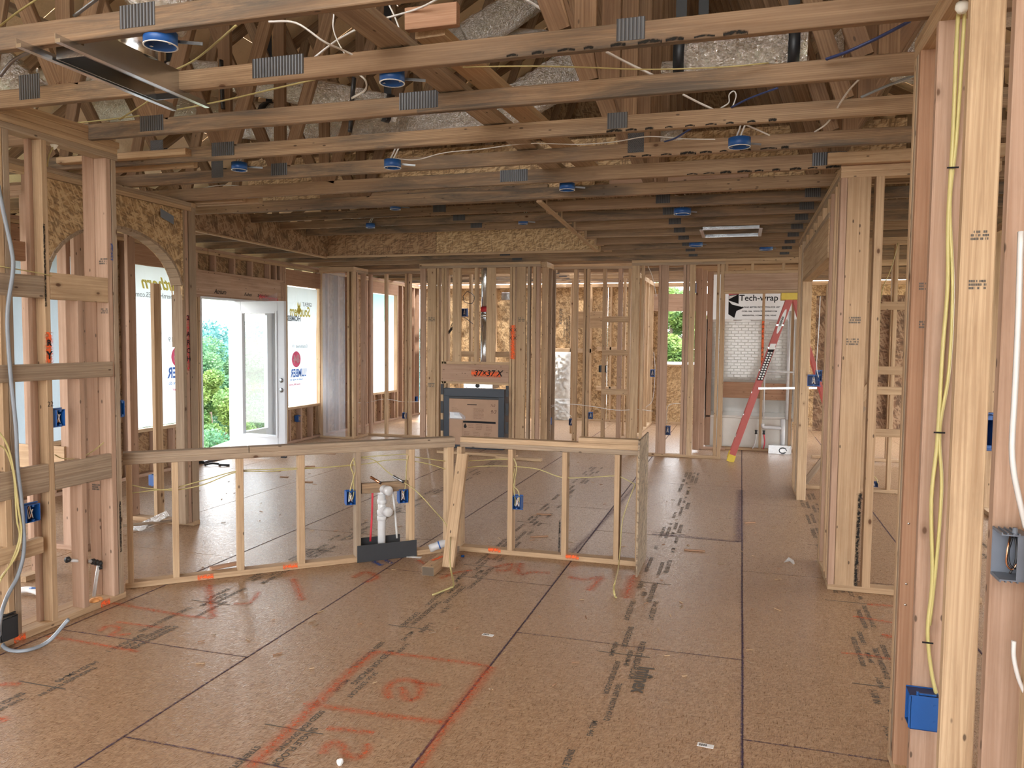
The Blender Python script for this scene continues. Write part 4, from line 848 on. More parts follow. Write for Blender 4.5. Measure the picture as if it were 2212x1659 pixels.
# ================================================================== WALL BOXES
def outlet(P, label, w=.058, h=.095, d=.07, face='-Y', mat='blue', inner='blue_dark', open_='front', grp='blue outlet boxes nailed to studs', wires=True, deg=0):
    """box centred on its open front; face = direction the opening looks"""
    o = empty('outlet_box', P, label, 'electrical box', grp)
    P = Vector(P); n = {'-Y': Vector((0, -1, 0)), '+X': Vector((1, 0, 0)), '-X': Vector((-1, 0, 0)), '+Y': Vector((0, 1, 0))}[face]
    n = Matrix.Rotation(math.radians(deg), 3, 'Z') @ n; u = Vector((0, 0, 1)).cross(n); t = .003
    def pc(name, cu_, cz, cn, su, sz, sn, m_):
        C_ = P + u * cu_ + Vector((0, 0, cz)) - n * cn; return stick(name, C_ - Vector((0, 0, sz / 2)), C_ + Vector((0, 0, sz / 2)), su, sn, u, m_, o, .001)
    pc('side_wall', -w / 2 + t / 2, 0, d / 2, t, h, d, mat); pc('side_wall', w / 2 - t / 2, 0, d / 2, t, h, d, mat)
    pc('end_wall', 0, h / 2 - t / 2, d / 2, w - 2 * t, t, d, mat); pc('end_wall', 0, -h / 2 + t / 2, d / 2, w - 2 * t, t, d, mat); pc('back_wall', 0, 0, d - t / 2, w - 2 * t, h - 2 * t, t, inner)
    for s in (-1, 1):
        C_ = P + Vector((0, 0, s * (h / 2 - .008))) - n * .006; stick('screw_lug', C_ - u * .006, C_ + u * .006, .01, .01, UZ, mat, o, .001)
        C_ = P + Vector((0, 0, s * (h / 2 + .004))) - n * (d * .5); stick('nail_tab', C_ - u * w / 2, C_ + u * w * .62, .006, .012, UZ, mat, o, .001)
    if wires:
        for q in range(3): tube('wire', [P + Vector((0, 0, h / 2)) - n * (.05 - .01 * q), P + u * (.01 * (q - 1)) - n * .03, P + u * (.012 * (q - 1)) + Vector((0, 0, -.03)) - n * .02, P + u * (.006 * (1 - q)) + Vector((0, 0, .02)) - n * .012], .0022, 'copper' if q == 1 else 'paper', o, 5)
    return o
XLF = XL
outlet((-3.60 - .07, 3.415, 1.178), 'blue box beside the stud with the orange painted letter', face='+X')
outlet((XL, 3.225, .675), 'blue box on the left wall under the lowest grey board', w=.085, face='+X')
outlet((XL - .015, 3.885, 1.19), 'blue box seen edge-on on the end post of the left wall', d=.03, w=.03, face='+X', wires=False)
outlet((XL + .04, 3.03, .11), 'black box at floor level at the left picture edge', w=.10, h=.12, mat='black_plastic', inner='black_plastic', face='+X', wires=False)
bar('cover', XL + .04, XL + .043, 2.985, 3.075, .055, .165, 'black_plastic', bpy.data.objects['outlet_box.003'], .001)
outlet(onX(340, 1037, XA - .4), 'blue box on the stud behind the arch, left of the half wall start', face='+X')
outlet(onX(648, 904, XE), 'blue box under the banner window beside the white door', w=.09, face='+X')
outlet(onY(873, 898, 11.66), 'blue box on the stud left of the fireplace framing', w=.07)
outlet(onY(897, 862, 15.2) , 'blue box far back in the window room left of the fireplace', wires=False)
outlet(onY(1002, 675, 11.2), 'blue box hanging high inside the fireplace framing', w=.09, h=.11)
outlet(onY(1184, 910, 11.40), 'blue box low beside the white insulation batt, left one', w=.085)
outlet(onY(1234, 912, 11.43), 'dark blue box low beside the white insulation batt, right one', w=.075, mat='blue_dark')
outlet(onY(1275, 898, 11.40), 'blue box low on the double stud right of the insulation', w=.06)
outlet(onY(1301, 797, 11.42), 'dark box at switch height in the middle back wall', w=.11, mat='black_plastic', inner='black_plastic', wires=False)
outlet(onY(1409, 806, 11.1), 'blue box at switch height left of the tree window', w=.06)
outlet(onY(1442, 930, 11.02), 'dark blue box low in front of the tree window', w=.07, h=.12, mat='blue_dark')
outlet(onY(1499, 622, 11.05), 'blue box high on the wall left of the bath opening', w=.06, h=.12)
outlet(onY(1765, 826, 6.95) + Vector((.0, .3, 0)), 'double blue box seen through the wide opening on the right', w=.10, h=.09)
outlet(onY(1769, 812, 7.3), 'blue box just above the double one inside the wide opening', w=.05, h=.09, wires=False)
outlet((X2 + .02, 5.66, 1.18), 'dark grey box between the jamb studs of the right wall corner', mat='grey_box', inner='grey_box', w=.05, h=.15, face='-X', wires=False, grp='grey boxes')
outlet(onY(1888, 1047, 9.1), 'dark blue box lying low on the far wall right of the wide opening', w=.08, h=.05, mat='blue_dark')
outlet(onY(1741, 911, 12.0), 'black box low behind the right jamb of the bath opening', w=.06, mat='black_plastic', inner='black_plastic', wires=False)
outlet((XR + .105, 2.54, 1.385), 'blue box glimpsed in the gap between the nearest right studs', w=.03, h=.10, wires=False)
# near blue box, opening to the left
nb = empty('outlet_box', (XR, 2.87, .40), 'large bright blue box on the nearest right post with yellow cables entering its top', 'electrical box', 'blue outlet boxes nailed to studs')
bx0, bx1, by0, by1, bz0, bz1 = XR - .020, XR + .070, 2.805, 2.886, .345, .462
bar('side_wall', bx0, bx1, by0, by0 + .003, bz0, bz1, 'blue', nb, .001); bar('side_wall', bx0, bx1, by1 - .003, by1, bz0, bz1, 'blue', nb, .001)
bar('end_wall', bx0, bx1, by0, by1, bz0, bz0 + .003, 'blue', nb, .001); bar('end_wall', bx0, bx1, by0 + .01, by1, bz1 - .006, bz1 - .003, 'blue_dark', nb, .001); bar('back_wall', bx1 - .003, bx1, by0, by1, bz0, bz1, 'blue', nb, .001)
bar('rim', bx0 - .005, bx0 + .004, by0, by0 + .006, bz0 + .004, bz1 - .004, 'blue', nb); bar('cable_clamp', bx0 + .02, bx1 - .01, by0 + .012, by0 + .02, bz1 - .003, bz1 + .004, 'blue', nb); bar('nail_boss', bx0 + .018, bx0 + .026, by0 + .004, by0 + .012, bz1 - .012, bz1 + .012, 'blue', nb)
for z in (bz0 + .03, bz1 - .03): bar('nail_tab', bx1 - .02, bx1 - .012, by0 - .002, by0, z, z + .006, 'blue', nb)
# grey box with copper wires on the near right stud
gbx = empty('outlet_box', (XR + .05, 2.06, 1.15), 'grey plastic box with curled copper wires, right picture edge', 'electrical box', 'grey boxes')
gx0, gx1, gy0, gy1, gz0, gz1 = XR - .002, XR + .058, 2.03, 2.10, 1.09, 1.20
bar('back_wall', gx1 - .003, gx1, gy0, gy1, gz0, gz1, 'grey_box', gbx); bar('side_wall', gx0, gx1, gy1 - .003, gy1, gz0, gz1, 'grey_box', gbx)
bar('end_wall', gx0, gx1, gy0, gy1, gz1 - .003, gz1, 'grey_box', gbx); bar('end_wall', gx0, gx1, gy0, gy1, gz0, gz0 + .003, 'grey_box', gbx); bar('side_wall', gx0 + .034, gx1, gy0, gy0 + .003, gz0, gz1, 'grey_box', gbx)
for i in range(4): bar('rib', gx0 + .012 * i, gx0 + .012 * i + .003, gy0, gy1, gz1, gz1 + .004, 'grey_box', gbx, 0); bar('rib', gx0 + .012 * i, gx0 + .012 * i + .003, gy0, gy1, gz0 - .004, gz0, 'grey_box', gbx, 0)
lathe('nail_boss', [(.001, .016), (.005, .016), (.006, 0)], (gx0 + .03, gy0 + .01, gz1), UZ, 'grey_box', gbx, 10)
cx_, cy_ = gx0 + .022, gy0 + .012
tube('copper_wire', [(cx_ + .006, cy_ + .02, gz1 - .005), (cx_ - .004, cy_, gz1 - .03), (cx_ - .006, cy_, 1.13), (cx_ + .006, cy_, 1.115), (cx_ + .016, cy_, 1.13)], .0022, 'copper', gbx)
tube('wire', [(cx_ + .012, cy_ + .02, gz1 - .005), (cx_ + .0, cy_ + .01, 1.155), (cx_ + .002, cy_, 1.125), (cx_ + .018, cy_, 1.117)], .0026, 'black_cable', gbx); tube('wire', [(cx_ + .016, cy_ + .02, gz1 - .005), (cx_ + .017, cy_ + .01, 1.14), (cx_ + .002, cy_, 1.105)], .0026, 'black_cable', gbx)

# ================================================================== HALF WALL (bar) with plumbing
hwall = empty('half_wall', (-2.1, 5.5, 0), 'low angled stud wall with a double top plate crossing the room', 'half wall')
PA = onZ(271, 1273); PB = onZ(985, 1191.5); PB2 = Vector((-.668, 5.545, 0)); PB = Vector((PB.x, 5.52, 0))
dg = (PB - PA).normalized(); ng = dg.cross(Vector((0, 0, 1))); ng = ng if ng.y < 0 else -ng      # normal to the camera side
def onD(px, py):
    d = ray(px, py); E_ = Vector((0, 0, EYE)); t = (PA - E_).dot(ng) / d.dot(ng); return E_ + d * t
HZ = .813
def along(name, P, Q, z0, z1, mat, off0=0, off1=D, par=None):
    nn = (Q - P).cross(Vector((0, 0, 1))).normalized(); nn = nn if nn.y < 0 else -nn
    mid = -nn * ((off0 + off1) / 2); zc = (z0 + z1) / 2
    return stick(name, Vector((P.x, P.y, zc)) + mid, Vector((Q.x, Q.y, zc)) + mid, off1 - off0, z1 - z0, nn, mat, par or hwall)
dgE = PB - dg * .02
along('bottom_plate', PA, dgE, 0, S, 'pine'); along('top_plate', PA, dgE, HZ, HZ + S, 'pine_grey'); along('top_plate', PA, PA + (PB - PA) * .335, HZ + S, HZ + 2 * S, 'pine_grey'); along('top_plate', PA + (PB - PA) * .337, dgE, HZ + S, HZ + 2 * S, 'pine_grey')
stx = Vector((PB.x + .02, PB2.y - .02, 0))
along('bottom_plate', stx, PB2, 0, S, 'pine'); along('top_plate', stx, PB2, HZ, HZ + S, 'pine_grey'); along('top_plate', stx, PB2, HZ + S, HZ + 2 * S, 'pine')
along('cap_board', Vector((-1.13, stx.y, 0)), PB2, HZ + 2 * S, HZ + 3 * S, 'pine')
def dstud(px0, px1, z0=S, z1=HZ, mat='pine', off=(0, D)):
    P = onD(px0, 1090); Q = onD(px1, 1090); P.z = Q.z = 0
    mid = (P + Q) / 2 - ng * (off[0] + off[1]) / 2
    return stick('stud', Vector((mid.x, mid.y, z0)), Vector((mid.x, mid.y, z1)), off[1] - off[0], (Q - P).length, ng, mat, hwall)
dstud(273, 286); dstud(372, 386); dstud(512, 527); dstud(645, 659); dstud(769, 780, mat='pine_grey'); dstud(884, 896); dstud(966, 980)
for px in (986, 1096, 1213, 1326, 1374):
    P = onY(px, 1090, stx.y); bar('stud', P.x, P.x + S, stx.y, stx.y + D, S, HZ, 'pine', hwall)
bar('stud', -.705, -.668, PB2.y + .0, PB2.y + D, S, HZ, 'pine', hwall)
bar('end_panel', -.664, -.652, 5.29, 5.82, 0, .955, 'osb_grey', hwall, .001)
a_ = onD(783, 1090); b_ = onD(884, 1090)
along('blocking', Vector((a_.x, a_.y, 0)), Vector((b_.x, b_.y, 0)), .50, .575, 'truss', .02, .058)
for px, py in ((444, 1246), (627, 1223)): 
    P = onD(px, py); strip('spray_mark', [P - dg * .05, P + dg * .05], .05, 'spray_strong', hwall, ng, .003)
for px, py in ((1068, 1188), (1236, 1203)):
    P = onY(px, py, stx.y); strip('spray_mark', [P - Vector((.05, 0, 0)), P + Vector((.05, 0, 0))], .05, 'spray_strong', hwall, (0, -1, 0), .003)
strip('spray_mark', [(-.675, PB2.y - .001, 0.0), (-.675, PB2.y - .001, .10)], .03, 'spray_strong', hwall, (0, -1, 0), .004)
strip('bark_edge', [(-1.265, stx.y, .06), (-1.262, stx.y, .3)], .02, 'mold', hwall, (0, -1, 0), .002)
# trough of black sheets around the pipes
tr = empty('pipe_guard', onD(830, 1190), 'black sheet guards standing on both sides of the bottom plate around the pipes', 'guard')
P = onD(771, 1210); Q = onD(899, 1190); P.z = Q.z = 0
along('front_sheet', P + ng * .012, Q + ng * .012, 0.0, .125, 'rubber', 0, .004, tr); along('back_sheet', P + dg * .02, Q - dg * .1, 0.0, .155, 'rubber', D + .002, D + .006, tr)
pd = empty('drain_pipe', onD(828, 1160), 'white plastic drain pipe with two capped elbows rising in the half wall', 'pipe')
c0 = onD(828, 1130); c0 -= ng * .045; c0.z = 0
tube('riser', [c0 + Vector((0, 0, z)) for z in (.05, .2, .35, .50)], .029, 'pvc', pd, 16, 1)
def off(v, dx, dn, dz): return v + dg * dx + ng * dn + Vector((0, 0, dz))
for z in (.52, .36):
    b = c0 + Vector((0, 0, z)); sd = (dg * .35 + ng * .9).normalized()
    tube('elbow', [b + Vector((0, 0, -.04)), b + Vector((0, 0, -.01)), b + sd * .02 + Vector((0, 0, .005)), b + sd * .07], .031, 'pvc', pd, 16, 4)
    lathe('cap', [(.031, 0), (.036, .003), (.036, .035), (.030, .042), (.001, .043)], b + sd * .055, sd, 'pvc', pd, 18)
for z in (.33, .41, .285): lathe('coupling', [(.029, 0), (.035, .003), (.035, .032), (.029, .035)], c0 + Vector((0, 0, z)), UZ, 'pvc', pd, 18)
def pexline(nm, lab, px0, py0, px1, py1, mat):
    a = onD(px0, py0) - ng * .04; b = onD(px1, py1) - ng * .04
    o = tube(nm, [a, (a + b) / 2 + dg * .004, b], .008, mat, None, 8); tagset(o, lab, 'pipe'); return o
pexline('supply_pipe', 'red water supply pipe standing left of the white drain pipe', 808, 1050, 803, 1172, 'pex_red'); pexline('supply_pipe', 'clear water supply pipe standing right of the white drain pipe', 850, 1050, 861, 1165, 'pex_clear')
for px0, py0, px1, py1, lb_ in ((803, 1032, 836, 1044, 'copper colored stub pipe poking through the short brown block, left one'), (852, 1030, 877, 1038, 'silver stub pipe poking through the short brown block, right one')):
    a = onD(px0, py0) - ng * .03; b = onD(px1, py1); b = a + (b - a).normalized() * .02 + (ng * .75 + dg * .45) * .09 + Vector((0, 0, -.03))
    s_ = empty('stub_pipe', a, lb_, 'pipe'); tube('stub_tube', [a, b], .010, 'steel_dull' if 'silver' in lb_ else 'copper', s_, 10, 1); lathe('stub_end', [(.001, 0), (.011, 0), (.011, -.01)], b, (b - a), 'black_plastic', s_, 10)
for px0, py0, lab, i in ((759, 1076, 'blue box on the half wall stud left of the drain pipes', 0), (873, 1072, 'blue box on the half wall stud right of the drain pipes', 1)):
    P = onD(px0, py0); outlet(P - dg * .002 + ng * .0, lab, w=.066, h=.10, face='-Y', deg=math.degrees(math.atan2(dg.y, dg.x)), d=.07)
outlet(onY(1113, 1086, stx.y) + Vector((.012, -.003, 0)), 'blue box with bare wire ends on the straight part of the half wall', w=.066, h=.10)
# leaning board, floor block, bottle
o = stick('leaning_board', onZ(968, 1226, .02), onY(1000, 982, 5.42), .085, S, UX, 'pine', None); 
tagset(o, 'upright two by four leaning against the half wall corner', 'board')
bb = onZ(935, 1243); o = stick('block_board', (-2.04, 4.86, .035), (-2.06, 5.36, .035), .089, .064, UX, 'pine', None); tagset(o, 'short lumber block with a dark sawn end on the floor by the half wall corner', 'board')
strip('spray_mark', [(-2.07, 5.0, .067), (-2.03, 5.16, .067)], .05, 'spray_strong', o, UZ, .002); quadmesh('sawn_end', [(-2.083, 4.858, .005), (-1.997, 4.858, .005), (-1.997, 4.858, .065), (-2.083, 4.858, .065)], 'bark', o)
bt = empty('water_bottle', (-2.17, 5.42, .04), 'clear crumpled plastic bottle lying at the half wall corner', 'bottle'); ax = Vector((.9, .45, .35)).normalized(); bo = Vector((-2.24, 5.36, .045))
lathe('bottle_body', [(.001, 0), (.028, .002), (.032, .02), (.029, .05), (.032, .08), (.030, .11), (.014, .15), (.012, .165)], bo, ax, 'bottle', bt, 16); lathe('bottle_cap', [(.014, .162), (.014, .18), (.001, .181)], bo, ax, 'paper', bt, 12); lathe('bottle_label', [(.0325, .075), (.0325, .085)], bo, ax, 'blue', bt, 16)
o = bar('blue_cap', -1.985, -1.965, 5.37, 5.39, 0, .015, 'blue', None); tagset(o, 'small blue cap on the floor beside the leaning board', 'cap')

# ================================================================== CABLES
def cable(label, P, r=.0065, mat='yellow_cable', group='electrical cables', flat=.6, name='cable', seg=6):
    o = tube(name, P, r, mat, None, seg, 6, flat=flat); return tagset(o, label, 'cable', group)
def dP(*pts, back=.045): return [onD(px, py) - ng * back for px, py in pts]
def yP(Y, *pts): return [onY(px, py, Y) for px, py in pts]
cable('pair of yellow cables through the left bays of the half wall, upper one', dP((283, 1068), (330, 1062), (372, 1058), (440, 1040), (512, 1020), (580, 1016), (645, 1013), (700, 1012), (766, 1006)))
cable('yellow cable sagging in the two leftmost bays of the half wall', dP((283, 1051), (320, 1058), (376, 1062), (440, 1050), (512, 1023), (580, 1021), (645, 1016), (766, 1008), back=.055))
cable('yellow cable arching over the pipe bay of the half wall, upper one', dP((780, 990), (800, 988), (830, 986), (882, 983), (896, 988), (930, 993), (966, 998)), .0062)
cable('yellow cable over the pipe bay of the half wall, lower one', dP((766, 1006), (800, 1003), (840, 996), (882, 995), (896, 998), (930, 1004), (966, 1015)), .0062)
cable('long yellow cable hanging from the half wall to the floor past the bottle', dP((780, 990), (810, 995), (840, 1021), (866, 1038), back=.03) + [onD(895, 1058) + ng * .03, onD(925, 1092) + ng * .08, onD(955, 1135) + ng * .15, onZ(972, 1215, .25), onZ(980, 1262, .03), onZ(972, 1270, .01), onZ(950, 1279, .006), onZ(934, 1285, .006)], .0065)
cable('yellow cable dropping to the blue box left of the drain pipes', dP((766, 990), (759, 1008), (765, 1030), (758, 1060), (757, 1078), back=.02), .0062)
cable('second yellow cable dropping to the blue box left of the drain pipes', dP((766, 994), (770, 1015), (765, 1035), (766, 1062), (763, 1080), back=.02), .0062)
cable('yellow cable dropping to the blue box right of the drain pipes', dP((884, 985), (880, 1005), (878, 1050), (872, 1070), back=.02), .0062)
sy = stx.y + .045
cable('upper yellow cable in the first straight bay of the half wall', yP(sy, (1003, 996), (1040, 994), (1070, 992), (1100, 992)), .0062)
cable('lower yellow cable running right along the straight half wall', yP(sy, (1003, 1011), (1040, 1007), (1100, 1007), (1160, 1013), (1213, 1031), (1270, 1031), (1328, 1028), (1345, 1032), (1372, 1046)), .0062)
cable('yellow cables dropping to the blue box on the straight half wall', yP(stx.y + .02, (1110, 990), (1116, 1010), (1110, 1050), (1113, 1080), (1112, 1092)), .0062)
cable('second yellow cable bowing down to the blue box on the straight half wall', yP(stx.y + .02, (1112, 1012), (1108, 1045), (1120, 1062), (1122, 1085)), .006)
cable('yellow cable hanging out of the right end of the half wall onto the floor', yP(sy, (1372, 1046)) + [onY(1355, 1090, 5.53), onY(1344, 1130, 5.50), onY(1340, 1185, 5.42), onY(1336, 1225, 5.2), onZ(1329, 1255, .12), onZ(1326, 1272, .05), onZ(1328, 1286, .006), onZ(1331, 1291, .006)], .007)
# right post cables
cable('left strand of the flat yellow cable down the near right post', [onY(2074, 22, 2.76), onY(2068, 60, 2.80), onY(2058, 300, 2.862), onY(2048, 480, 2.862), onY(2047, 620, 2.862), onY(2036, 760, 2.862), onY(2025, 950, 2.862), onY(2012, 1080, 2.862), onY(2014, 1250, 2.862), onY(2004, 1360, 2.862), onY(2012, 1450, 2.862), onY(2026, 1514, 2.85)], .0064, 'yellow_bright', flat=1.7)
cable('right strand of the flat yellow cable down the near right post', [onY(2082, 22, 2.77), onY(2082, 60, 2.80), onY(2066, 300, 2.862), onY(2052, 440, 2.862), onY(2058, 620, 2.862), onY(2050, 800, 2.862), onY(2030, 930, 2.862), onY(2034, 1050, 2.862), onY(2024, 1200, 2.862), onY(2008, 1350, 2.862)], .0058, 'yellow_bright', flat=1.7)
for (px, py, Y) in ((2057, 364, 2.862), (2028, 934, 2.862), (2003, 1386, 2.862)):
    P = onY(px, py, Y); o = bar('cable_staple', P.x - .018, P.x + .016, Y - .014, Y - .011, P.z - .002, P.z + .003, 'ink', None, 0); tagset(o, {364: 'topmost', 934: 'middle', 1386: 'lowest'}[py] + ' wire staple over the yellow cable on the near right post', 'staple', 'cable staples on the near right post')
o = lathe('foam_plug', [(.001, .022), (.014, .018), (.02, .004), (.018, -.01), (.001, -.014)], onY(2078, 14, 2.75), (0, -.4, -1), 'foam', None, 12); tagset(o, 'white foam plug where yellow cables leave the top plate', 'foam')
cable('thick white cable curving down the right picture edge', [onY(2205, 500, 2.0), onY(2199, 700, 2.0), onY(2192, 850, 2.0), onY(2186, 960, 2.0), onY(2190, 1020, 2.0), onY(2202, 1080, 2.0), onY(2216, 1140, 2.0)], .009, 'white_cable', flat=.7)
cable('white cable bending away at the lower right picture edge', [onY(2190, 1385, 1.95), onY(2190, 1420, 1.95), onY(2200, 1465, 1.95), onY(2215, 1500, 1.95)], .007, 'white_cable', flat=.7)
# left wall cables
lx = XL + .03
cable('thick grey cable hanging down the left picture edge to a loop on the floor', [onX(-4, 400, lx), onX(10, 470, lx), onX(25, 540, lx), onX(28, 585, lx), onX(16, 680, lx), onX(22, 800, lx), onX(34, 920, lx), onX(38, 1010, lx), onX(46, 1080, lx), onX(52, 1180, lx), onX(40, 1240, lx), onX(15, 1290, lx + .03), onX(0, 1340, lx + .1), onZ(2, 1385, .04), onZ(20, 1404, .012), onZ(60, 1404, .012), onZ(105, 1385, .02), onZ(148, 1338, .14)], .011, 'grey_cable', flat=.8, seg=8)
cable('yellow cable arching from the left edge over the lowest grey board', [onX(-5, 930, lx), onX(15, 960, lx), onX(28, 1010, lx), onX(40, 1100, lx), onX(46, 1150, lx), onX(35, 1200, lx), onX(0, 1250, lx)], .007)
cable('second yellow cable at the left edge behind the grey cable', [onX(-5, 960, lx - .01), onX(14, 975, lx - .01), onX(30, 1030, lx - .01), onX(36, 1120, lx - .01), onX(42, 1160, lx - .01), onX(24, 1215, lx - .01), onX(-4, 1262, lx - .01)], .006)
cable('yellow cable draped between the left studs above the lower grey board', [onX(118, 982, XL - .05), onX(135, 990, XL - .05), onX(170, 990, XL - .05), onX(200, 975, XL - .05), onX(224, 956, XL - .03)], .005)
cable('yellow cable along the top of the pale grey board at left', [onX(-2, 575, XL + .01), onX(50, 584, XL + .01), onX(90, 591, XL + .012), onX(112, 596, XL + .005)], .005)
cable('yellow cable hanging below the foam plug in the left wall', [onX(114, 318, XL - .03), onX(105, 340, XL - .04), onX(102, 360, XL - .05)], .005)
o = lathe('foam_plug', [(.001, .02), (.015, .015), (.022, 0), (.012, -.02), (.001, -.03)], onX(117, 312, XL - .035), (0, 0, 1), 'foam', None, 12); tagset(o, 'white foam plug under the left wall top plate', 'foam')
# attic cables
def att(label, pts, r=.007, mat='white_cable', seg=6): return cable(label, [onY(px, py, Y) if Y < 20 else onZ(px, py, Y - 20) for px, py, Y in pts], r, mat, 'attic cables', seg=seg)
att('white cable sweeping from the top left chord to the second truss', [(580, 47, 2.8), (640, 50, 2.85), (700, 90, 2.9), (740, 108, 3.0), (765, 120, 3.05)])
att('white cable crossing the first one, rising to the right', [(672, 130, 3.3), (710, 100, 3.3), (740, 80, 3.2), (800, 50, 3.1), (900, 20, 3.0), (960, -10, 2.9)])
att('white cable loop hanging behind the second truss, left side', [(722, 25, 3.2), (720, 60, 3.2), (730, 90, 3.15), (748, 122, 3.1)], .005)
att('white cable loop hanging behind the second truss, right side', [(835, 0, 3.2), (850, 30, 3.2), (862, 60, 3.2)], .006)
att('short white cable curl below the second truss', [(775, 160, 3.3), (790, 175, 3.3), (788, 195, 3.4), (760, 212, 3.5)], .007)
att('thick white cable falling right through the top centre', [(1130, -5, 3.3), (1170, 20, 3.35), (1230, 60, 3.4)], .008)
att('thick white cable continuing right below the second truss', [(1310, 112, 3.5), (1360, 138, 3.6), (1410, 162, 3.66)], .008)
att('white cable continuing below the third truss towards the round box', [(1475, 204, 4.2), (1510, 222, 4.25), (1540, 236, 4.28)], .008)
att('yellow cable stretched across the attic, left half', [(130, 268, 3.8), (200, 262, 3.8), (330, 246, 3.7), (470, 220, 3.6), (600, 190, 3.5), (680, 172, 3.4)], .0065, 'yellow_cable')
att('yellow cable stretched across the attic, right half', [(1000, 145, 3.4), (1130, 143, 3.4), (1250, 145, 3.45), (1400, 150, 3.5), (1560, 145, 3.55), (1660, 136, 3.6)], .005, 'yellow_cable')
att('yellow cable rising to the top left corner', [(-5, 60, 2.7), (40, 25, 2.7), (85, -5, 2.7)], .006, 'yellow_cable')
att('pale yellow cable crossing up to the nearest truss, left', [(370, 155, 3.5), (420, 130, 3.4), (470, 90, 3.2), (510, 55, 3.0)], .007, 'yellow_cable')
att('pale cable end dangling under the register boot', [(258, 258, 3.6), (300, 232, 3.5), (330, 212, 3.4)], .006, 'yellow_cable')
att('grey flexible conduit at the top left', [(0, 165, 2.6), (30, 130, 2.6), (80, 105, 2.6)], .010, 'steel_dull'); att('grey flexible conduit continuing above the nearest truss', [(160, 35, 2.7), (200, 5, 2.7), (220, -10, 2.7)], .010, 'steel_dull')
att('dark blue cable bundle sloping over the right trusses, upper part', [(1785, 128, 3.6), (1830, 112, 3.55), (1900, 80, 3.5), (1965, 46, 3.4)], .010, 'blue_cable')
att('dark blue cable bundle, middle part between third and fourth truss', [(1580, 232, 4.25), (1620, 212, 4.2), (1680, 190, 4.1)], .008, 'blue_cable')
att('dark blue cable bundle, lower end', [(1436, 306, 4.8), (1460, 298, 4.7), (1492, 278, 4.6)], .008, 'blue_cable')
att('grey conduit parallel to the blue cables at right', [(1860, 210, 4.0), (1910, 188, 3.95), (1975, 163, 3.9)], .009, 'grey_cable')
att('white cable looping up above the big blue ceiling box', [(1556, 234, 4.4), (1574, 222, 4.4), (1575, 205, 4.4), (1585, 197, 4.4), (1590, 208, 4.4), (1582, 232, 4.4)], .006)
att('white cables falling right of the big blue ceiling box', [(1612, 270, 4.5), (1640, 282, 4.5), (1662, 292, 4.55)], .007)
att('white cable rising right into the attic', [(1760, 285, 4.5), (1790, 262, 4.4), (1830, 200, 4.1), (1862, 165, 3.9)], .006)
att('long white cable lying along the fifth truss', [(850, 342, 4.7), (900, 345, 4.7), (960, 330, 4.7), (1040, 322, 4.7), (1140, 310, 4.75), (1250, 312, 4.75), (1330, 306, 4.75), (1400, 295, 4.75), (1480, 300, 4.75), (1545, 301, 4.75)], .005)
att('white cable trailing along the left side of the tray truss', [(420, 410, 6.0), (480, 400, 6.0), (560, 405, 6.0), (640, 400, 6.0)], .006)
att('blue black cable strip hanging beside the left web', [(765, 168, 4.4), (762, 200, 4.4), (758, 260, 4.5), (756, 285, 4.5)], .02, 'black_cable')
att('black strap hanging behind the second truss', [(478, 130, 4.2), (480, 200, 4.2), (482, 235, 4.2)], .018, 'black_cable')
att('black strap near the left webs', [(125, 125, 3.8), (118, 160, 3.8), (112, 180, 3.8)], .014, 'black_cable')
# cables in the back walls
for lab, Y, pts in (('white cable through the studs of the far left back wall', 11.7, ((748, 868), (790, 870), (830, 862), (870, 868), (905, 868))), ('white cable sagging along the middle back wall', 11.4, ((1185, 876), (1230, 873), (1280, 878), (1330, 886), (1378, 885), (1410, 888))),
    ('thin cable curving to the low box beside the insulation', 11.4, ((1185, 905), (1190, 880), (1215, 880), (1234, 900))), ('white cable curving above the low box at the tree window', 11.2, ((1440, 915), (1442, 880), (1455, 872), (1470, 872))), ('white cable climbing inside the wall right of the middle posts', 11.2, ((1395, 880), (1410, 862), (1415, 800), (1412, 760))),
    ('black cables fanning out inside the fireplace framing', 11.2, ((972, 712), (980, 695), (1000, 685), (1022, 700))), ('black cable loop inside the fireplace framing', 11.25, ((1000, 640), (1010, 630), (1024, 640), (1020, 655), (1004, 652), (1000, 640))), ('thick black cable end inside the fireplace framing', 11.25, ((968, 720), (978, 708), (990, 700))),
    ('pair of white cables above the bath wall', 11.2, ((1400, 575), (1410, 600), (1418, 640))), ('thin cable hanging behind the wall junction above the insulation', 11.6, ((1185, 600), (1195, 590), (1200, 580)))):
    cable(lab, yP(Y, *pts), .008 if 'thick' not in lab else .03, 'black_cable' if 'black' in lab else 'white_cable', 'cables in the back walls')
cable('yellow cable fanned down the far wall seen between the right posts', yP(9.1, (1940, 525), (1925, 580), (1905, 630), (1898, 700), (1892, 850), (1888, 940)), .008, group='cables in the back walls')
cable('second yellow cable beside it on the far wall right of the opening', yP(9.1, (1902, 632), (1896, 800), (1886, 935)), .008, group='cables in the back walls')
cable('yellow cable bowing into the low blue box on the far right wall', yP(9.1, (1882, 1025), (1893, 1034), (1896, 1044)), .008, group='cables in the back walls')
cable('white cable hanging inside the wide opening down to the double blue box', yP(7.0, (1772, 640), (1768, 720), (1764, 790), (1768, 815)), .006, 'white_cable', 'cables in the back walls')

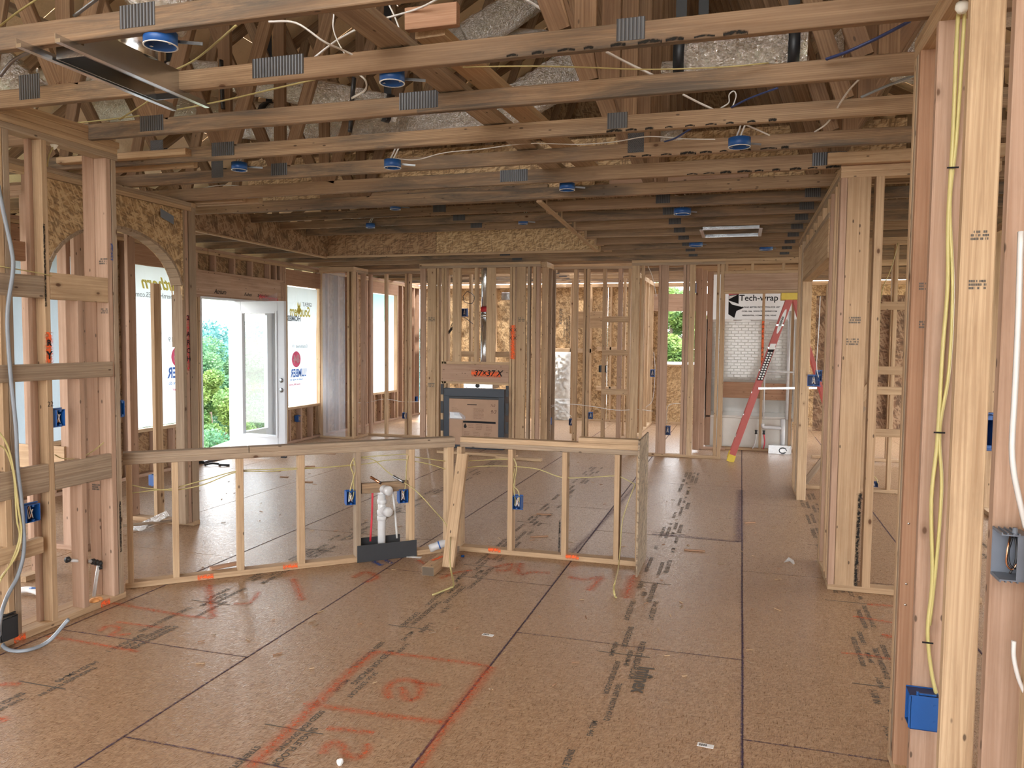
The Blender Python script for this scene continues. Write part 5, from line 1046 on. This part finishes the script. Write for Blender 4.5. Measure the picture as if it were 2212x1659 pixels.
# water pipe with black fittings on the left wall
pp = empty('water_stub', (XL - .03, 3.65, .4), 'clear pipe with black crimp fittings standing in orange foam on the left bottom plate', 'pipe')
q = lambda px, py: onX(px, py, XL - .045)
tube('pipe_run', [q(146, 1210), q(197, 1213)], .010, 'pex_clear', pp, 10, 1); tube('pipe_run', [q(213, 1222), q(208, 1250), q(203, 1288)], .010, 'pex_clear', pp, 10, 1)
for px, py, ax in ((146, 1209, UY), (201, 1213, UY), (208, 1215, UY), (215, 1217, UY)): lathe('crimp_fitting', [(.001, -.009), (.017, -.009), (.017, .009), (.001, .009)], q(px, py), ax, 'black_plastic', pp, 12)
lathe('crimp_fitting', [(.001, -.009), (.017, -.009), (.017, .009), (.001, .009)], q(215, 1226), UZ, 'black_plastic', pp, 12)
tube('elbow', [q(201, 1213), q(212, 1214), q(214, 1224)], .010, 'black_plastic', pp, 10, 4)
for dx, s_ in ((0, 1), (.03, .8)): lathe('foam_blob', [(.001, .02 * s_), (.02, .016 * s_), (.032 * s_, .004), (.03, -.002)], (XL - .045, q(203, 1288).y + dx, S), UZ, 'foam_orange', pp, 9)

# ================================================================== FIREPLACE INSERT
fp = empty('fireplace_insert', (-3.8, 10.85, 0), 'black metal fireplace insert with cardboard cover in the framed chase', 'fireplace')
fy = 10.83
bar('top_frame', -4.30, -3.34, fy, fy + .10, .78, .90, 'navy_metal', fp); bar('side_frame', -4.30, -4.21, fy, fy + .10, .02, .78, 'navy_metal', fp); bar('side_frame', -3.43, -3.34, fy, fy + .10, .02, .78, 'navy_metal', fp); bar('base_frame', -4.30, -3.34, fy - .02, fy + .10, .0, .05, 'navy_metal', fp)
bar('firebox', -4.26, -3.38, fy + .10, fy + .55, .02, .86, 'navy_metal', fp); bar('inner_lip', -4.21, -3.43, fy - .006, fy + .02, .745, .78, 'black_plastic', fp)
for x in (-4.345, -3.315):
    for z0, z1 in ((.80, .96), (.52, .70), (.25, .42)): bar('nailing_flange', x, x + .045, fy - .01, fy - .004, z0, z1, 'black_plastic', fp)
bar('standoff', -4.02, -3.56, fy + .12, fy + .45, .90, .975, 'galv', fp); lathe('standoff_hole', [(.001, .0), (.03, .0), (.032, .008)], (-3.80, fy + .118, .94), (0, -1, 0), 'black_plastic', fp, 14)
ct = bar('carton', -4.21, -3.43, fy + .004, fy + .02, .04, .745, 'cardboard', fp)
bar('carton_slot', -3.92, -3.77, fy + .001, fy + .004, .655, .665, 'ink', fp, 0); bar('carton_flap', -4.20, -3.995, fy - .002, fy + .004, .04, .42, 'cardboard', fp, .001)
bar('printed_band', -3.985, -3.47, fy + .001, fy + .004, .385, .415, 'ink', ct, 0)
for x0, n_, z0, ln, w_ in ((-4.17, 3, .60, .022, .13), (-3.82, 8, .60, .020, .2), (-4.19, 4, .36, .026, .16), (-4.19, 3, .2, .026, .1), (-3.90, 3, .365, .024, .1), (-3.78, 4, .365, .024, .12), (-3.62, 4, .35, .024, .12), (-3.97, 6, .25, .022, .11), (-3.82, 6, .245, .022, .13), (-3.65, 6, .24, .022, .13)):
    for i in range(n_): text('carton_print', rw.choice(['WARNING HOT GLASS', 'KEEP AREA CLEAR', 'READ MANUAL FIRST', 'DO NOT INSTALL WET']), (x0, fy + .0025, z0 - i * ln), UX, UZ, .0155, 'ink_brown', ct, 'LEFT', sx=w_ / .2)
lathe('flame_mark', [(.001, .0), (.022, 0.0005), (.024, .001)], (-3.95, fy + .001, .33), (0, -1, 0), 'ink', fp, 12); quadmesh('flame_mark', [(-3.97, fy, .34), (-3.93, fy, .34), (-3.95, fy, .38)], 'ink', fp)
text('marker_writing', '9/3', (-3.51, fy + .001, .56), UX, UZ, .075, 'ink_brown', fp, shear=.3); text('marker_writing', '7x2', (-3.52, fy + .001, .655), UX, UZ, .05, 'ink_brown', fp, shear=.3)
quadmesh('taped_pouch', [(-4.21, fy - .006, .44), (-3.95, fy - .006, .43), (-3.94, fy - .01, .48), (-4.04, fy - .008, .545), (-4.20, fy - .006, .545)], 'poly', fp, .003); quadmesh('pouch_paper', [(-4.19, fy - .007, .45), (-3.99, fy - .007, .45), (-4.05, fy - .007, .53), (-4.19, fy - .007, .535)], 'paper', fp)
fl = empty('vent_pipe', (-3.72, 11.25, 1), 'shiny metal vent pipe rising behind the fireplace framing, with a red label', 'pipe')
tube('pipe_section', [(-3.80, 11.3, .95), (-3.80, 11.3, 2.0)], .072, 'galv', fl, 20, 1); tube('pipe_section', [(-3.80, 11.3, 2.0), (-3.80, 11.3, 3.2)], .068, 'galv', fl, 20, 1); tube('pipe_collar', [(-3.80, 11.3, 1.98), (-3.80, 11.3, 2.03)], .076, 'galv', fl, 20, 1); tube('red_band', [(-3.80, 11.3, 2.06), (-3.80, 11.3, 2.13)], .0765, 'red_label', fl, 20, 1)
for x0, x1, y0, y1, lb_ in ((-4.15, -2.95, 10.25, 10.34, 'long board lying on the floor in front of the fireplace'), (-3.2, -2.55, 10.05, 10.14, 'shorter board lying askew in front of the fireplace')):
    o = stick('floor_board', (x0, y0, .02), (x1, y1 - .15, .02), .089, S, UY, 'pine', None); tagset(o, lb_, 'board')
# insulation batt
ib = bpy.data.meshes.new('m'); bm = bmesh.new()
P0 = onY(1189, 760, 15.37); P1 = onY(1231, 910, 15.37)
for seg_, (za, zb_) in enumerate(((P0.z, .44), (.44, P1.z))):
    nx, nzz = 14, 26; g = []
    for j in range(nzz + 1):
        row = []
        for i in range(nx + 1):
            u_, v_ = i / nx, j / nzz; x = P0.x + (P1.x - P0.x) * u_; z = za + (zb_ - za) * v_
            bulge = (max(0, math.sin(math.pi * u_)) ** .5) * (max(0, math.sin(math.pi * v_)) ** .35); nn_ = noise.noise(Vector((x * 22, seg_ * 9, z * 22))) * .10
            row.append(bm.verts.new((x + (u_ - .5) * .03 * noise.noise(Vector((z * 9, 3, 1))), YB - .01 - bulge * (.07 + nn_), z)))
        g.append(row)
    for j in range(nzz):
        for i in range(nx): bm.faces.new((g[j][i], g[j][i + 1], g[j + 1][i + 1], g[j + 1][i]))
bm.to_mesh(ib); bm.free()
for p_ in ib.polygons: p_.use_smooth = True
o = link('insulation_batt', ib, 'wool', None); tagset(o, 'white fibre insulation batt stuffed low between studs of the back outer wall', 'insulation')
o = bar('junction_box', -3.76, -3.55, 12.0, 12.05, 2.28, 2.40, 'galv', None); tagset(o, 'flat galvanized box high above the insulation batt', 'metal box')

# ================================================================== STEP LADDER
ld = empty('step_ladder', (.2, 11.0, 0), 'tall red fibreglass stepladder with yellow cap and feet standing in the bath opening', 'ladder')
ft = Vector((-.10, 10.86, .03)); tp_ = Vector((.60, 10.80, 2.22)); du = (tp_ - ft).normalized()
for dy in (0, .34):
    f_ = ft + Vector((0, dy, 0)); t_ = tp_ + Vector((0, dy * .6 + .05, 0)); stick('front_rail', f_ + du * .06, t_, .085, .028, UX, 'red_glass', ld); stick('foot', f_ - du * .03, f_ + du * .07, .10, .04, UX, 'yellow_plastic', ld)
    bf = Vector((1.34, 10.9 + dy, .03)); bt_ = tp_ + Vector((.06, dy * .6 + .05, -.02)); stick('rear_rail', bf, bt_, .05, .025, UX, 'red_glass', ld); stick('foot', bf - Vector((0, 0, .03)), bf + Vector((0, 0, .05)), .06, .035, UX, 'yellow_plastic', ld)
for i in range(1, 7):
    c_ = ft + (tp_ - ft) * (i / 7.2); bar('step', c_.x - .045, c_.x + .045, c_.y + .02, c_.y + .33, c_.z, c_.z + .022, 'galv', ld)
bar('cap', .49, .80, 10.80, 11.08, 2.20, 2.29, 'yellow_plastic', ld)
stick('spreader', ft + (tp_ - ft) * .45 + Vector((.02, 0, 0)), (.97, 10.85, 1.04), .03, .006, UZ, 'galv', ld)
mid = ft + (tp_ - ft) * .62; nrm_ = Vector((0, -1, 0))
def onrail(s, dn=.0015): c_ = ft + (tp_ - ft) * s; return Vector((c_.x, c_.y - .014 - dn - .0015, c_.z))
quadmesh('warning_label', [onrail(.50) + Vector((-.036, 0, 0)), onrail(.50) + Vector((.036, 0, 0)), onrail(.69) + Vector((.036, 0, 0)), onrail(.69) + Vector((-.036, 0, 0))], 'ink', ld, .001)
for i in range(12):
    for sx_ in (-1, 1):
        c_ = onrail(.51 + i * .0145, .004) + Vector((sx_ * .018, 0, 0)); bar('label_patch', c_.x - .012, c_.x + .012, c_.y - .0005, c_.y, c_.z - .010, c_.z + .010, 'paper', ld, 0)
quadmesh('white_label', [onrail(.69) + Vector((-.036, 0, 0)), onrail(.69) + Vector((.036, 0, 0)), onrail(.725) + Vector((.036, 0, 0)), onrail(.725) + Vector((-.036, 0, 0))], 'paper', ld, .001)
pe = [onrail(.86 + .075 * math.cos(a), .002) + Vector((.026 * math.sin(a), 0, 0)) for a in [2 * math.pi * i / 16 for i in range(16)]]; quadmesh('oval_label', pe, 'paper', ld, .0005)
text('oval_lettering', 'WERNER', onrail(.86, .006), du, Vector((-du.z, 0, du.x)), .034, 'ink', ld, bold=.001, sx=1.0)

# ================================================================== BATH ALCOVE
tb = empty('shower_surround', (.2, 12.6, 0), 'glossy off-white tub surround with moulded tile pattern behind the bath opening', 'shower surround')
YS = 12.95; xa_, xb_ = -.50, .76
bar('back_panel', xa_, xb_, YS, YS + .03, .45, 1.98, 'fiberglass', tb); bar('side_panel', xb_, xb_ + .03, 12.2, YS, .45, 1.98, 'fiberglass', tb); bar('side_panel', xa_ - .03, xa_, 12.2, YS, .45, 1.98, 'fiberglass', tb)
bar('tub_apron', xa_, xb_, 12.22, 12.28, 0, .50, 'fiberglass', tb, .01); bar('tub_rim', xa_, xb_, 12.2, YS, .47, .51, 'fiberglass', tb, .01); bar('shelf_ledge', xa_, xb_, YS - .05, YS, .93, .96, 'fiberglass', tb, .01)
bar('shelf_ledge', xa_, xb_, YS - .02, YS, 1.95, 2.0, 'fiberglass', tb, .005)
vs = []; fs = []
for r_ in range(20):
    z0 = 1.02 + r_ * .047; x = xa_ + .03 + (0.05 if r_ % 2 else 0)
    while x < xb_ - .13:
        a = len(vs); x1 = x + .10; z1 = z0 + .041; y_ = YS - .006; e = .004
        vs += [(x, YS, z0), (x1, YS, z0), (x1, YS, z1), (x, YS, z1), (x + e, y_, z0 + e), (x1 - e, y_, z0 + e), (x1 - e, y_, z1 - e), (x + e, y_, z1 - e)]
        fs += [[a + 4, a + 5, a + 6, a + 7], [a, a + 1, a + 5, a + 4], [a + 1, a + 2, a + 6, a + 5], [a + 2, a + 3, a + 7, a + 6], [a + 3, a, a + 4, a + 7]]; x += .105
o = link('tile_relief', mesh(vs, fs), 'fiberglass', tb); o['kind'] = 'stuff'
tw = empty('wrap_sheet', (.2, 12.9, 2.0), 'printed house wrap sheet with black lettering hanging above the tub surround', 'house wrap')
link('sheet', mesh([(x, 12.93 + .01 * math.sin(x * 23), z) for z in (1.97, 2.35, 2.72) for x in [-.52 + i * .067 for i in range(24)]], [[j * 24 + i, j * 24 + i + 1, j * 24 + i + 25, j * 24 + i + 24] for j in range(2) for i in range(23)], True), 'wrapsheet', tw)
YT = 12.905
text('lettering', 'Tech-wrap', (.245, YT, 2.335), UX, UZ, .135, 'ink', tw, bold=.002)
for t_, z_ in (('"BUILDING BETTER PROTECTION FOR LIFE"', 2.19), ('CCRR-1046  WWW.TECHWRAP.COM', 2.125), ('RESIDENTIAL / COMMERCIAL WRAP', 2.06)): text('lettering', t_, (.26, YT, z_), UX, UZ, .032, 'ink', tw, bold=.001)
quadmesh('emblem', [(-.215, YT, 2.38), (-.06, YT, 2.40), (-.06, YT, 2.245), (-.215, YT, 2.30)], 'ink', tw); quadmesh('emblem', [(-.21, YT - .003, 2.32), (-.21, YT - .003, 2.37), (-.09, YT - .003, 2.385)], 'paper', tw); quadmesh('emblem', [(-.215, YT - .002, 2.385), (-.06, YT - .002, 2.40), (-.06, YT - .002, 2.425), (-.215, YT - .002, 2.41)], 'red_label', tw)
quadmesh('emblem', [(-.215, YT, 2.29), (-.16, YT, 2.235), (.03, YT, 2.185), (-.09, YT, 2.13), (-.12, YT, 2.02), (-.215, YT, 2.08)], 'ink', tw)
for lab, P, r_, mt in (('white drain riser at the right of the wet wall', [(.62, 12.03, .05), (.62, 12.03, .50)], .035, 'pvc'), ('white horizontal drain arm on the wet wall', [(.62, 12.03, .36), (.45, 12.03, .37), (.35, 12.03, .37), (.335, 12.03, .42)], .025, 'pvc'),
    ('thin white vent riser above the drain arm', [(.67, 12.03, .5), (.67, 12.03, 2.1)], .022, 'pvc'), ('horizontal white conduit across the wet wall', [(.36, 11.98, 1.20), (.75, 11.98, 1.20)], .013, 'pex_clear'), ('thin clear pipe hanging beside the apex stud', [(.345, 12.04, 1.15), (.345, 12.04, .48)], .010, 'pex_clear'),
    ('red water pipe rising from the wet wall floor', [(.355, 12.03, .04), (.37, 12.03, .15), (.355, 12.03, .27)], .010, 'pex_red'), ('clear water pipe rising from the wet wall floor', [(.20, 12.03, .04), (.24, 12.03, .15), (.245, 12.03, .27)], .009, 'pex_clear')):
    o = tube('bath_pipe', P, r_, mt, None, 12); tagset(o, lab, 'pipe', 'bath plumbing')
for x, lb_ in ((.245, 'black shutoff fitting on the clear pipe'), (.355, 'black shutoff fitting on the red pipe')): o = lathe('shutoff', [(.001, 0), (.022, 0), (.014, .03), (.022, .06), (.001, .062)], (x, 12.03, .26), UZ, 'black_plastic', None, 10); tagset(o, lb_ + ' at the wet wall', 'valve')
o = bar('drain_box', .42, .74, 11.84, 11.99, 0.0, .13, 'galv', None); tagset(o, 'grey metal box on the floor under the bath drain', 'metal box')
o = tube('tape_roll', [(.62 + .05 * math.cos(a), 11.82 + .0, .055 + .04 * math.sin(a)) for a in [i * .7 for i in range(9)]], .006, 'black_plastic'); tagset(o, 'dark ring leaning on the grey box under the bath drain', 'ring')

# ================================================================== LITTER ON THE FLOOR
def litter(name, label, cat, P, mat, L=.06, w_=.03, h=.006, rot=0.0, group=None):
    u = Vector((math.cos(rot), math.sin(rot), 0)); P = Vector(P); o = stick(name, P - u * L / 2 + Vector((0, 0, h / 2 + .0006)), P + u * L / 2 + Vector((0, 0, h / 2 + .0006)), w_, h, u.cross(Vector((0, 0, 1))), mat, None, .001); return tagset(o, label, cat, group)
for px, py, lb_ in ((1054, 1372, 'small white printed sticker on the floor, middle foreground'), (1524, 1611, 'small white printed sticker on the floor, lower right foreground')):
    P = onZ(px, py); o = litter('sticker', lb_, 'sticker', P, 'paper', .065, .03, .0015, -.1)
    for i in range(4): bar('barcode', P.x - .024 + i * .008, P.x - .02 + i * .008, P.y - .008, P.y + .008, .0022, .0028, 'ink', o, 0)
litter('flat_strip', 'white printed strip lying on the floor by the black pipe guard', 'strip', onZ(887, 1203), 'paper', .17, .035, .003, .05)
ck = onZ(735, 1653); o = link('paper_ball', mesh([], []), 'paper', None, (ck.x, ck.y, .014)); bm = bmesh.new(); bmesh.ops.create_icosphere(bm, subdivisions=2, radius=.014)
for v in bm.verts: v.co *= 1 + .25 * noise.noise(v.co * 120)
bm.to_mesh(o.data); bm.free(); tagset(o, 'crumpled white paper ball at the bottom edge of the floor', 'paper ball')
for i, (px, py) in enumerate(((1706, 1218),)):
    c_ = onZ(px, py); n_ = 7; vs = [(c_.x + .035 * math.cos(a_ * .9) * (1 + .3 * (a_ % 2)), c_.y + .03 * math.sin(a_ * .9), .003 + .02 * (a_ % 3)) for a_ in range(n_)]
    o = link('plastic_scrap', mesh([(c_.x, c_.y, .02)] + vs, [[0, 1 + a_, 1 + (a_ + 1) % n_] for a_ in range(n_)]), 'bottle', None); tagset(o, 'crinkled clear plastic scrap on the floor right of the half wall', 'plastic scrap', 'clear scraps')
fs_ = onZ(318, 1141); o = quadmesh('foil_scrap', [(fs_.x - .12, fs_.y - .10, .004), (fs_.x + .05, fs_.y - .12, .006), (fs_.x + .13, fs_.y + .12, .09), (fs_.x + .06, fs_.y + .16, .12)], 'foil', None, .002); tagset(o, 'folded piece of foil insulation on the floor under the arch', 'foil scrap')
o = stick('scrap_wood', onZ(455, 1228, .05), onZ(515, 1216, .055), .05, .02, UY, 'pine_red', None); tagset(o, 'dark splintered piece of wood on the half wall bottom plate', 'wood scrap')
o = stick('scrap_board', onZ(265, 1136, .06), onZ(400, 1122, .045), .06, .012, UY, 'pine_grey', None); tagset(o, 'thin lath lying across the arch wall plate', 'wood scrap')
rng = random.Random(5)
for i in range(150):
    px = rng.uniform(430, 1900); py = rng.uniform(985, 1500) if i % 3 else rng.uniform(1040, 1230)
    P = onZ(px, py)
    if P.x > .5 and P.y < 9 or P.x < -5.9: continue
    litter('wood_chip', 'pale wood splinter scattered on the floor', 'wood chip', P, rng.choice(['pine', 'pine', 'pine_red', 'pine_grey']), rng.uniform(.012, .05), rng.uniform(.004, .010), .004, rng.uniform(0, 3), 'wood chips on the floor')
for px, py, L in ((595, 1018, .13), (670, 1008, .12), (614, 1031, .1), (664, 1042, .12), (710, 981, .2), (1175, 1112, .14), (1165, 1160, .15), (1500, 1190, .16), (1620, 1130, .1)):
    litter('wood_splinter', {595: 'long splinter on the floor near the atrium door, left of the door leaf', 670: 'long splinter on the floor right of the door leaf foot', 614: 'splinter on the floor behind the third bay of the half wall', 664: 'splinter on the floor behind the fourth bay of the half wall', 710: 'longest splinter, on the floor in front of the short poly covered wall', 1175: 'long splinter on the floor behind the straight half wall, farther one', 1165: 'long splinter on the floor close behind the straight half wall', 1500: 'dark splinter on the floor right of the half wall end panel', 1620: 'splinter on the floor at the right end of the purple painted stripe'}[px], 'wood chip', onZ(px, py), 'pine_red', L, .018, .01, rng.uniform(0, .6), 'long splinters on the floor')
o = empty('caulk_tube', onZ(65, 1290), 'white and blue bag lying on the floor behind the left studs', 'bag'); c_ = onZ(65, 1290); tube('bag_body', [c_ + Vector((-.14, 0, .02)), c_ + Vector((-.05, .03, .035)), c_ + Vector((.06, .02, .03)), c_ + Vector((.14, 0, .015))], .03, 'paper', o, 10, flat=.6); tube('bag_stripe', [c_ + Vector((-.02, .02, .045)), c_ + Vector((.05, .03, .045)), c_ + Vector((.09, .03, .04))], .012, 'blue', o, 8)
o = tube('black_strap', [(-6.5, 8.18, .012), (-6.42, 8.22, .03), (-6.36, 8.30, .012), (-6.30, 8.22, .02), (-6.2, 8.28, .01)], .014, 'black_plastic'); tagset(o, 'crumpled black tape at the threshold of the atrium door', 'tape')

# ================================================================== OUTSIDE
gr = link('ground', mesh([(-400, -60, -16), (-12, -60, -9), (-12, 400, -9), (-400, 400, -14), (60, -60, -3.2), (60, 16, -.6), (60, 60, -.6), (-12, 17, -.8), (-12, 60, -.8)], [[0, 1, 2, 3], [1, 4, 5, 7], [7, 5, 6, 8]]), 'grass', None); gr['kind'] = 'structure'
o = link('pale_slope', mesh([(-4, 17, .2), (6, 17, .2), (6, 24, 1.0), (-4, 24, 1.0), (-4, 17, -1), (6, 17, -1)], [[0, 1, 2, 3], [4, 5, 1, 0]]), 'conc', None); o['kind'] = 'structure'
def leafball(rnd, C, R, n, ls, vs, fs, squash=.85):
    for _ in range(n):
        d = Vector((rnd.gauss(0, 1), rnd.gauss(0, 1), rnd.gauss(0, 1))).normalized(); rr_ = R * (rnd.random() ** .35); p = C + Vector((d.x * rr_, d.y * rr_, d.z * rr_ * squash))
        a = Vector((rnd.gauss(0, 1), rnd.gauss(0, 1), rnd.gauss(0, .6))).normalized(); b = a.orthogonal().normalized(); s = ls * rnd.uniform(.6, 1.4); k0 = len(vs)
        vs += [p - a * s, p + b * s * .55, p + a * s, p - b * s * .55]; fs.append([k0, k0 + 1, k0 + 2, k0 + 3])
def tree(label, base, h, R, mat, seed, n=60, ls=.16, blobs=16, grp='trees outside the left openings'):
    rnd = random.Random(seed); t = empty('tree', base, label, 'tree', grp); base = Vector(base)
    tube('trunk', [base, base + Vector((.2, .1, h * .4)), base + Vector((.1, -.1, h * .8))], .16, 'bark', t, 8, 4, rr=lambda s: 1 - .6 * s)
    vs = []; fs = []
    for _ in range(blobs):
        z = rnd.uniform(.25, 1.0); w_ = math.sin(math.pi * min(1, (1.12 - z) * .95)) ** .6 + .12; a = rnd.uniform(0, 6.28); q_ = rnd.random() ** .5
        leafball(rnd, base + Vector((math.cos(a) * R * w_ * q_, math.sin(a) * R * w_ * q_, h * z)), R * rnd.uniform(.28, .45), n, ls, vs, fs)
    link('foliage', mesh(vs, fs), mat, t)
    for i in range(3): a = i * 2.2; tube('branch', [base + Vector((.1, 0, h * .45)), base + Vector((math.cos(a) * R * .5, math.sin(a) * R * .5, h * .7))], .06, 'bark', t, 6, 2)
tree('tall leafy tree filling the left half of the doorway', (-31, 35.5, -12), 13.4, 3.0, 'leaf2', 1, 1400, .085, 44)
tree('yellow green leafy tree in the middle of the doorway', (-27, 34.5, -11), 10.8, 1.9, 'leaf', 2, 1300, .08, 34)
tree('leafy tree behind the glazed door leaf', (-30, 41.5, -12), 13.2, 3.2, 'leaf2', 3, 1400, .085, 42)
tree('tree beyond, seen through the fixed door glass', (-32, 48, -12), 13.0, 3.2, 'leaf', 4, 1000, .10, 34)
tree('lower bushy tree at the bottom left of the doorway', (-24, 28.6, -11), 8.0, 2.2, 'leaf2', 5, 1200, .075, 34)
tree('green tree in the back window', (-3.6, 40, -2.0), 6.2, 2.0, 'leaf', 8, 1100, .085, 30)
tree('low shrubby tree at the foot of the doorway view', (-22, 29.5, -11), 6.0, 2.0, 'leaf', 9, 1100, .07, 30)
# wooded hill on the horizon
rnd = random.Random(11); vs = []; fs = []
for i in range(1500):
    a = math.radians(rnd.uniform(96, 150)); dd = 100 + 170 * rnd.random(); tt = (dd - 100) / 170
    c_ = Vector((math.cos(a) * dd, math.sin(a) * dd, -13 + 17 * tt + rnd.uniform(-.6, .6))); R_ = rnd.uniform(1.6, 2.8) * (1 + tt * .6)
    leafball(rnd, c_, R_, 85, .34 * (1 + tt * .6), vs, fs, 1.0)
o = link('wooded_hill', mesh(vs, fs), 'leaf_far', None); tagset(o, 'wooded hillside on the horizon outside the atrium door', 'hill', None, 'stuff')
hs = empty('neighbour_house', (-40, 44, -7), 'small house with grey gable roof among the trees outside the door', 'house')
bar('wall', -46, -40, 44.5, 48, -9, -4.2, 'paper', hs); quadmesh('roof', [(-46.6, 44.2, -4.4), (-39.4, 44.2, -4.4), (-39.4, 46.2, -2.6), (-46.6, 46.2, -2.6)], 'roof', hs, .1); quadmesh('roof', [(-39.4, 48.2, -4.4), (-46.6, 48.2, -4.4), (-46.6, 46.2, -2.6), (-39.4, 46.2, -2.6)], 'roof', hs, .1)
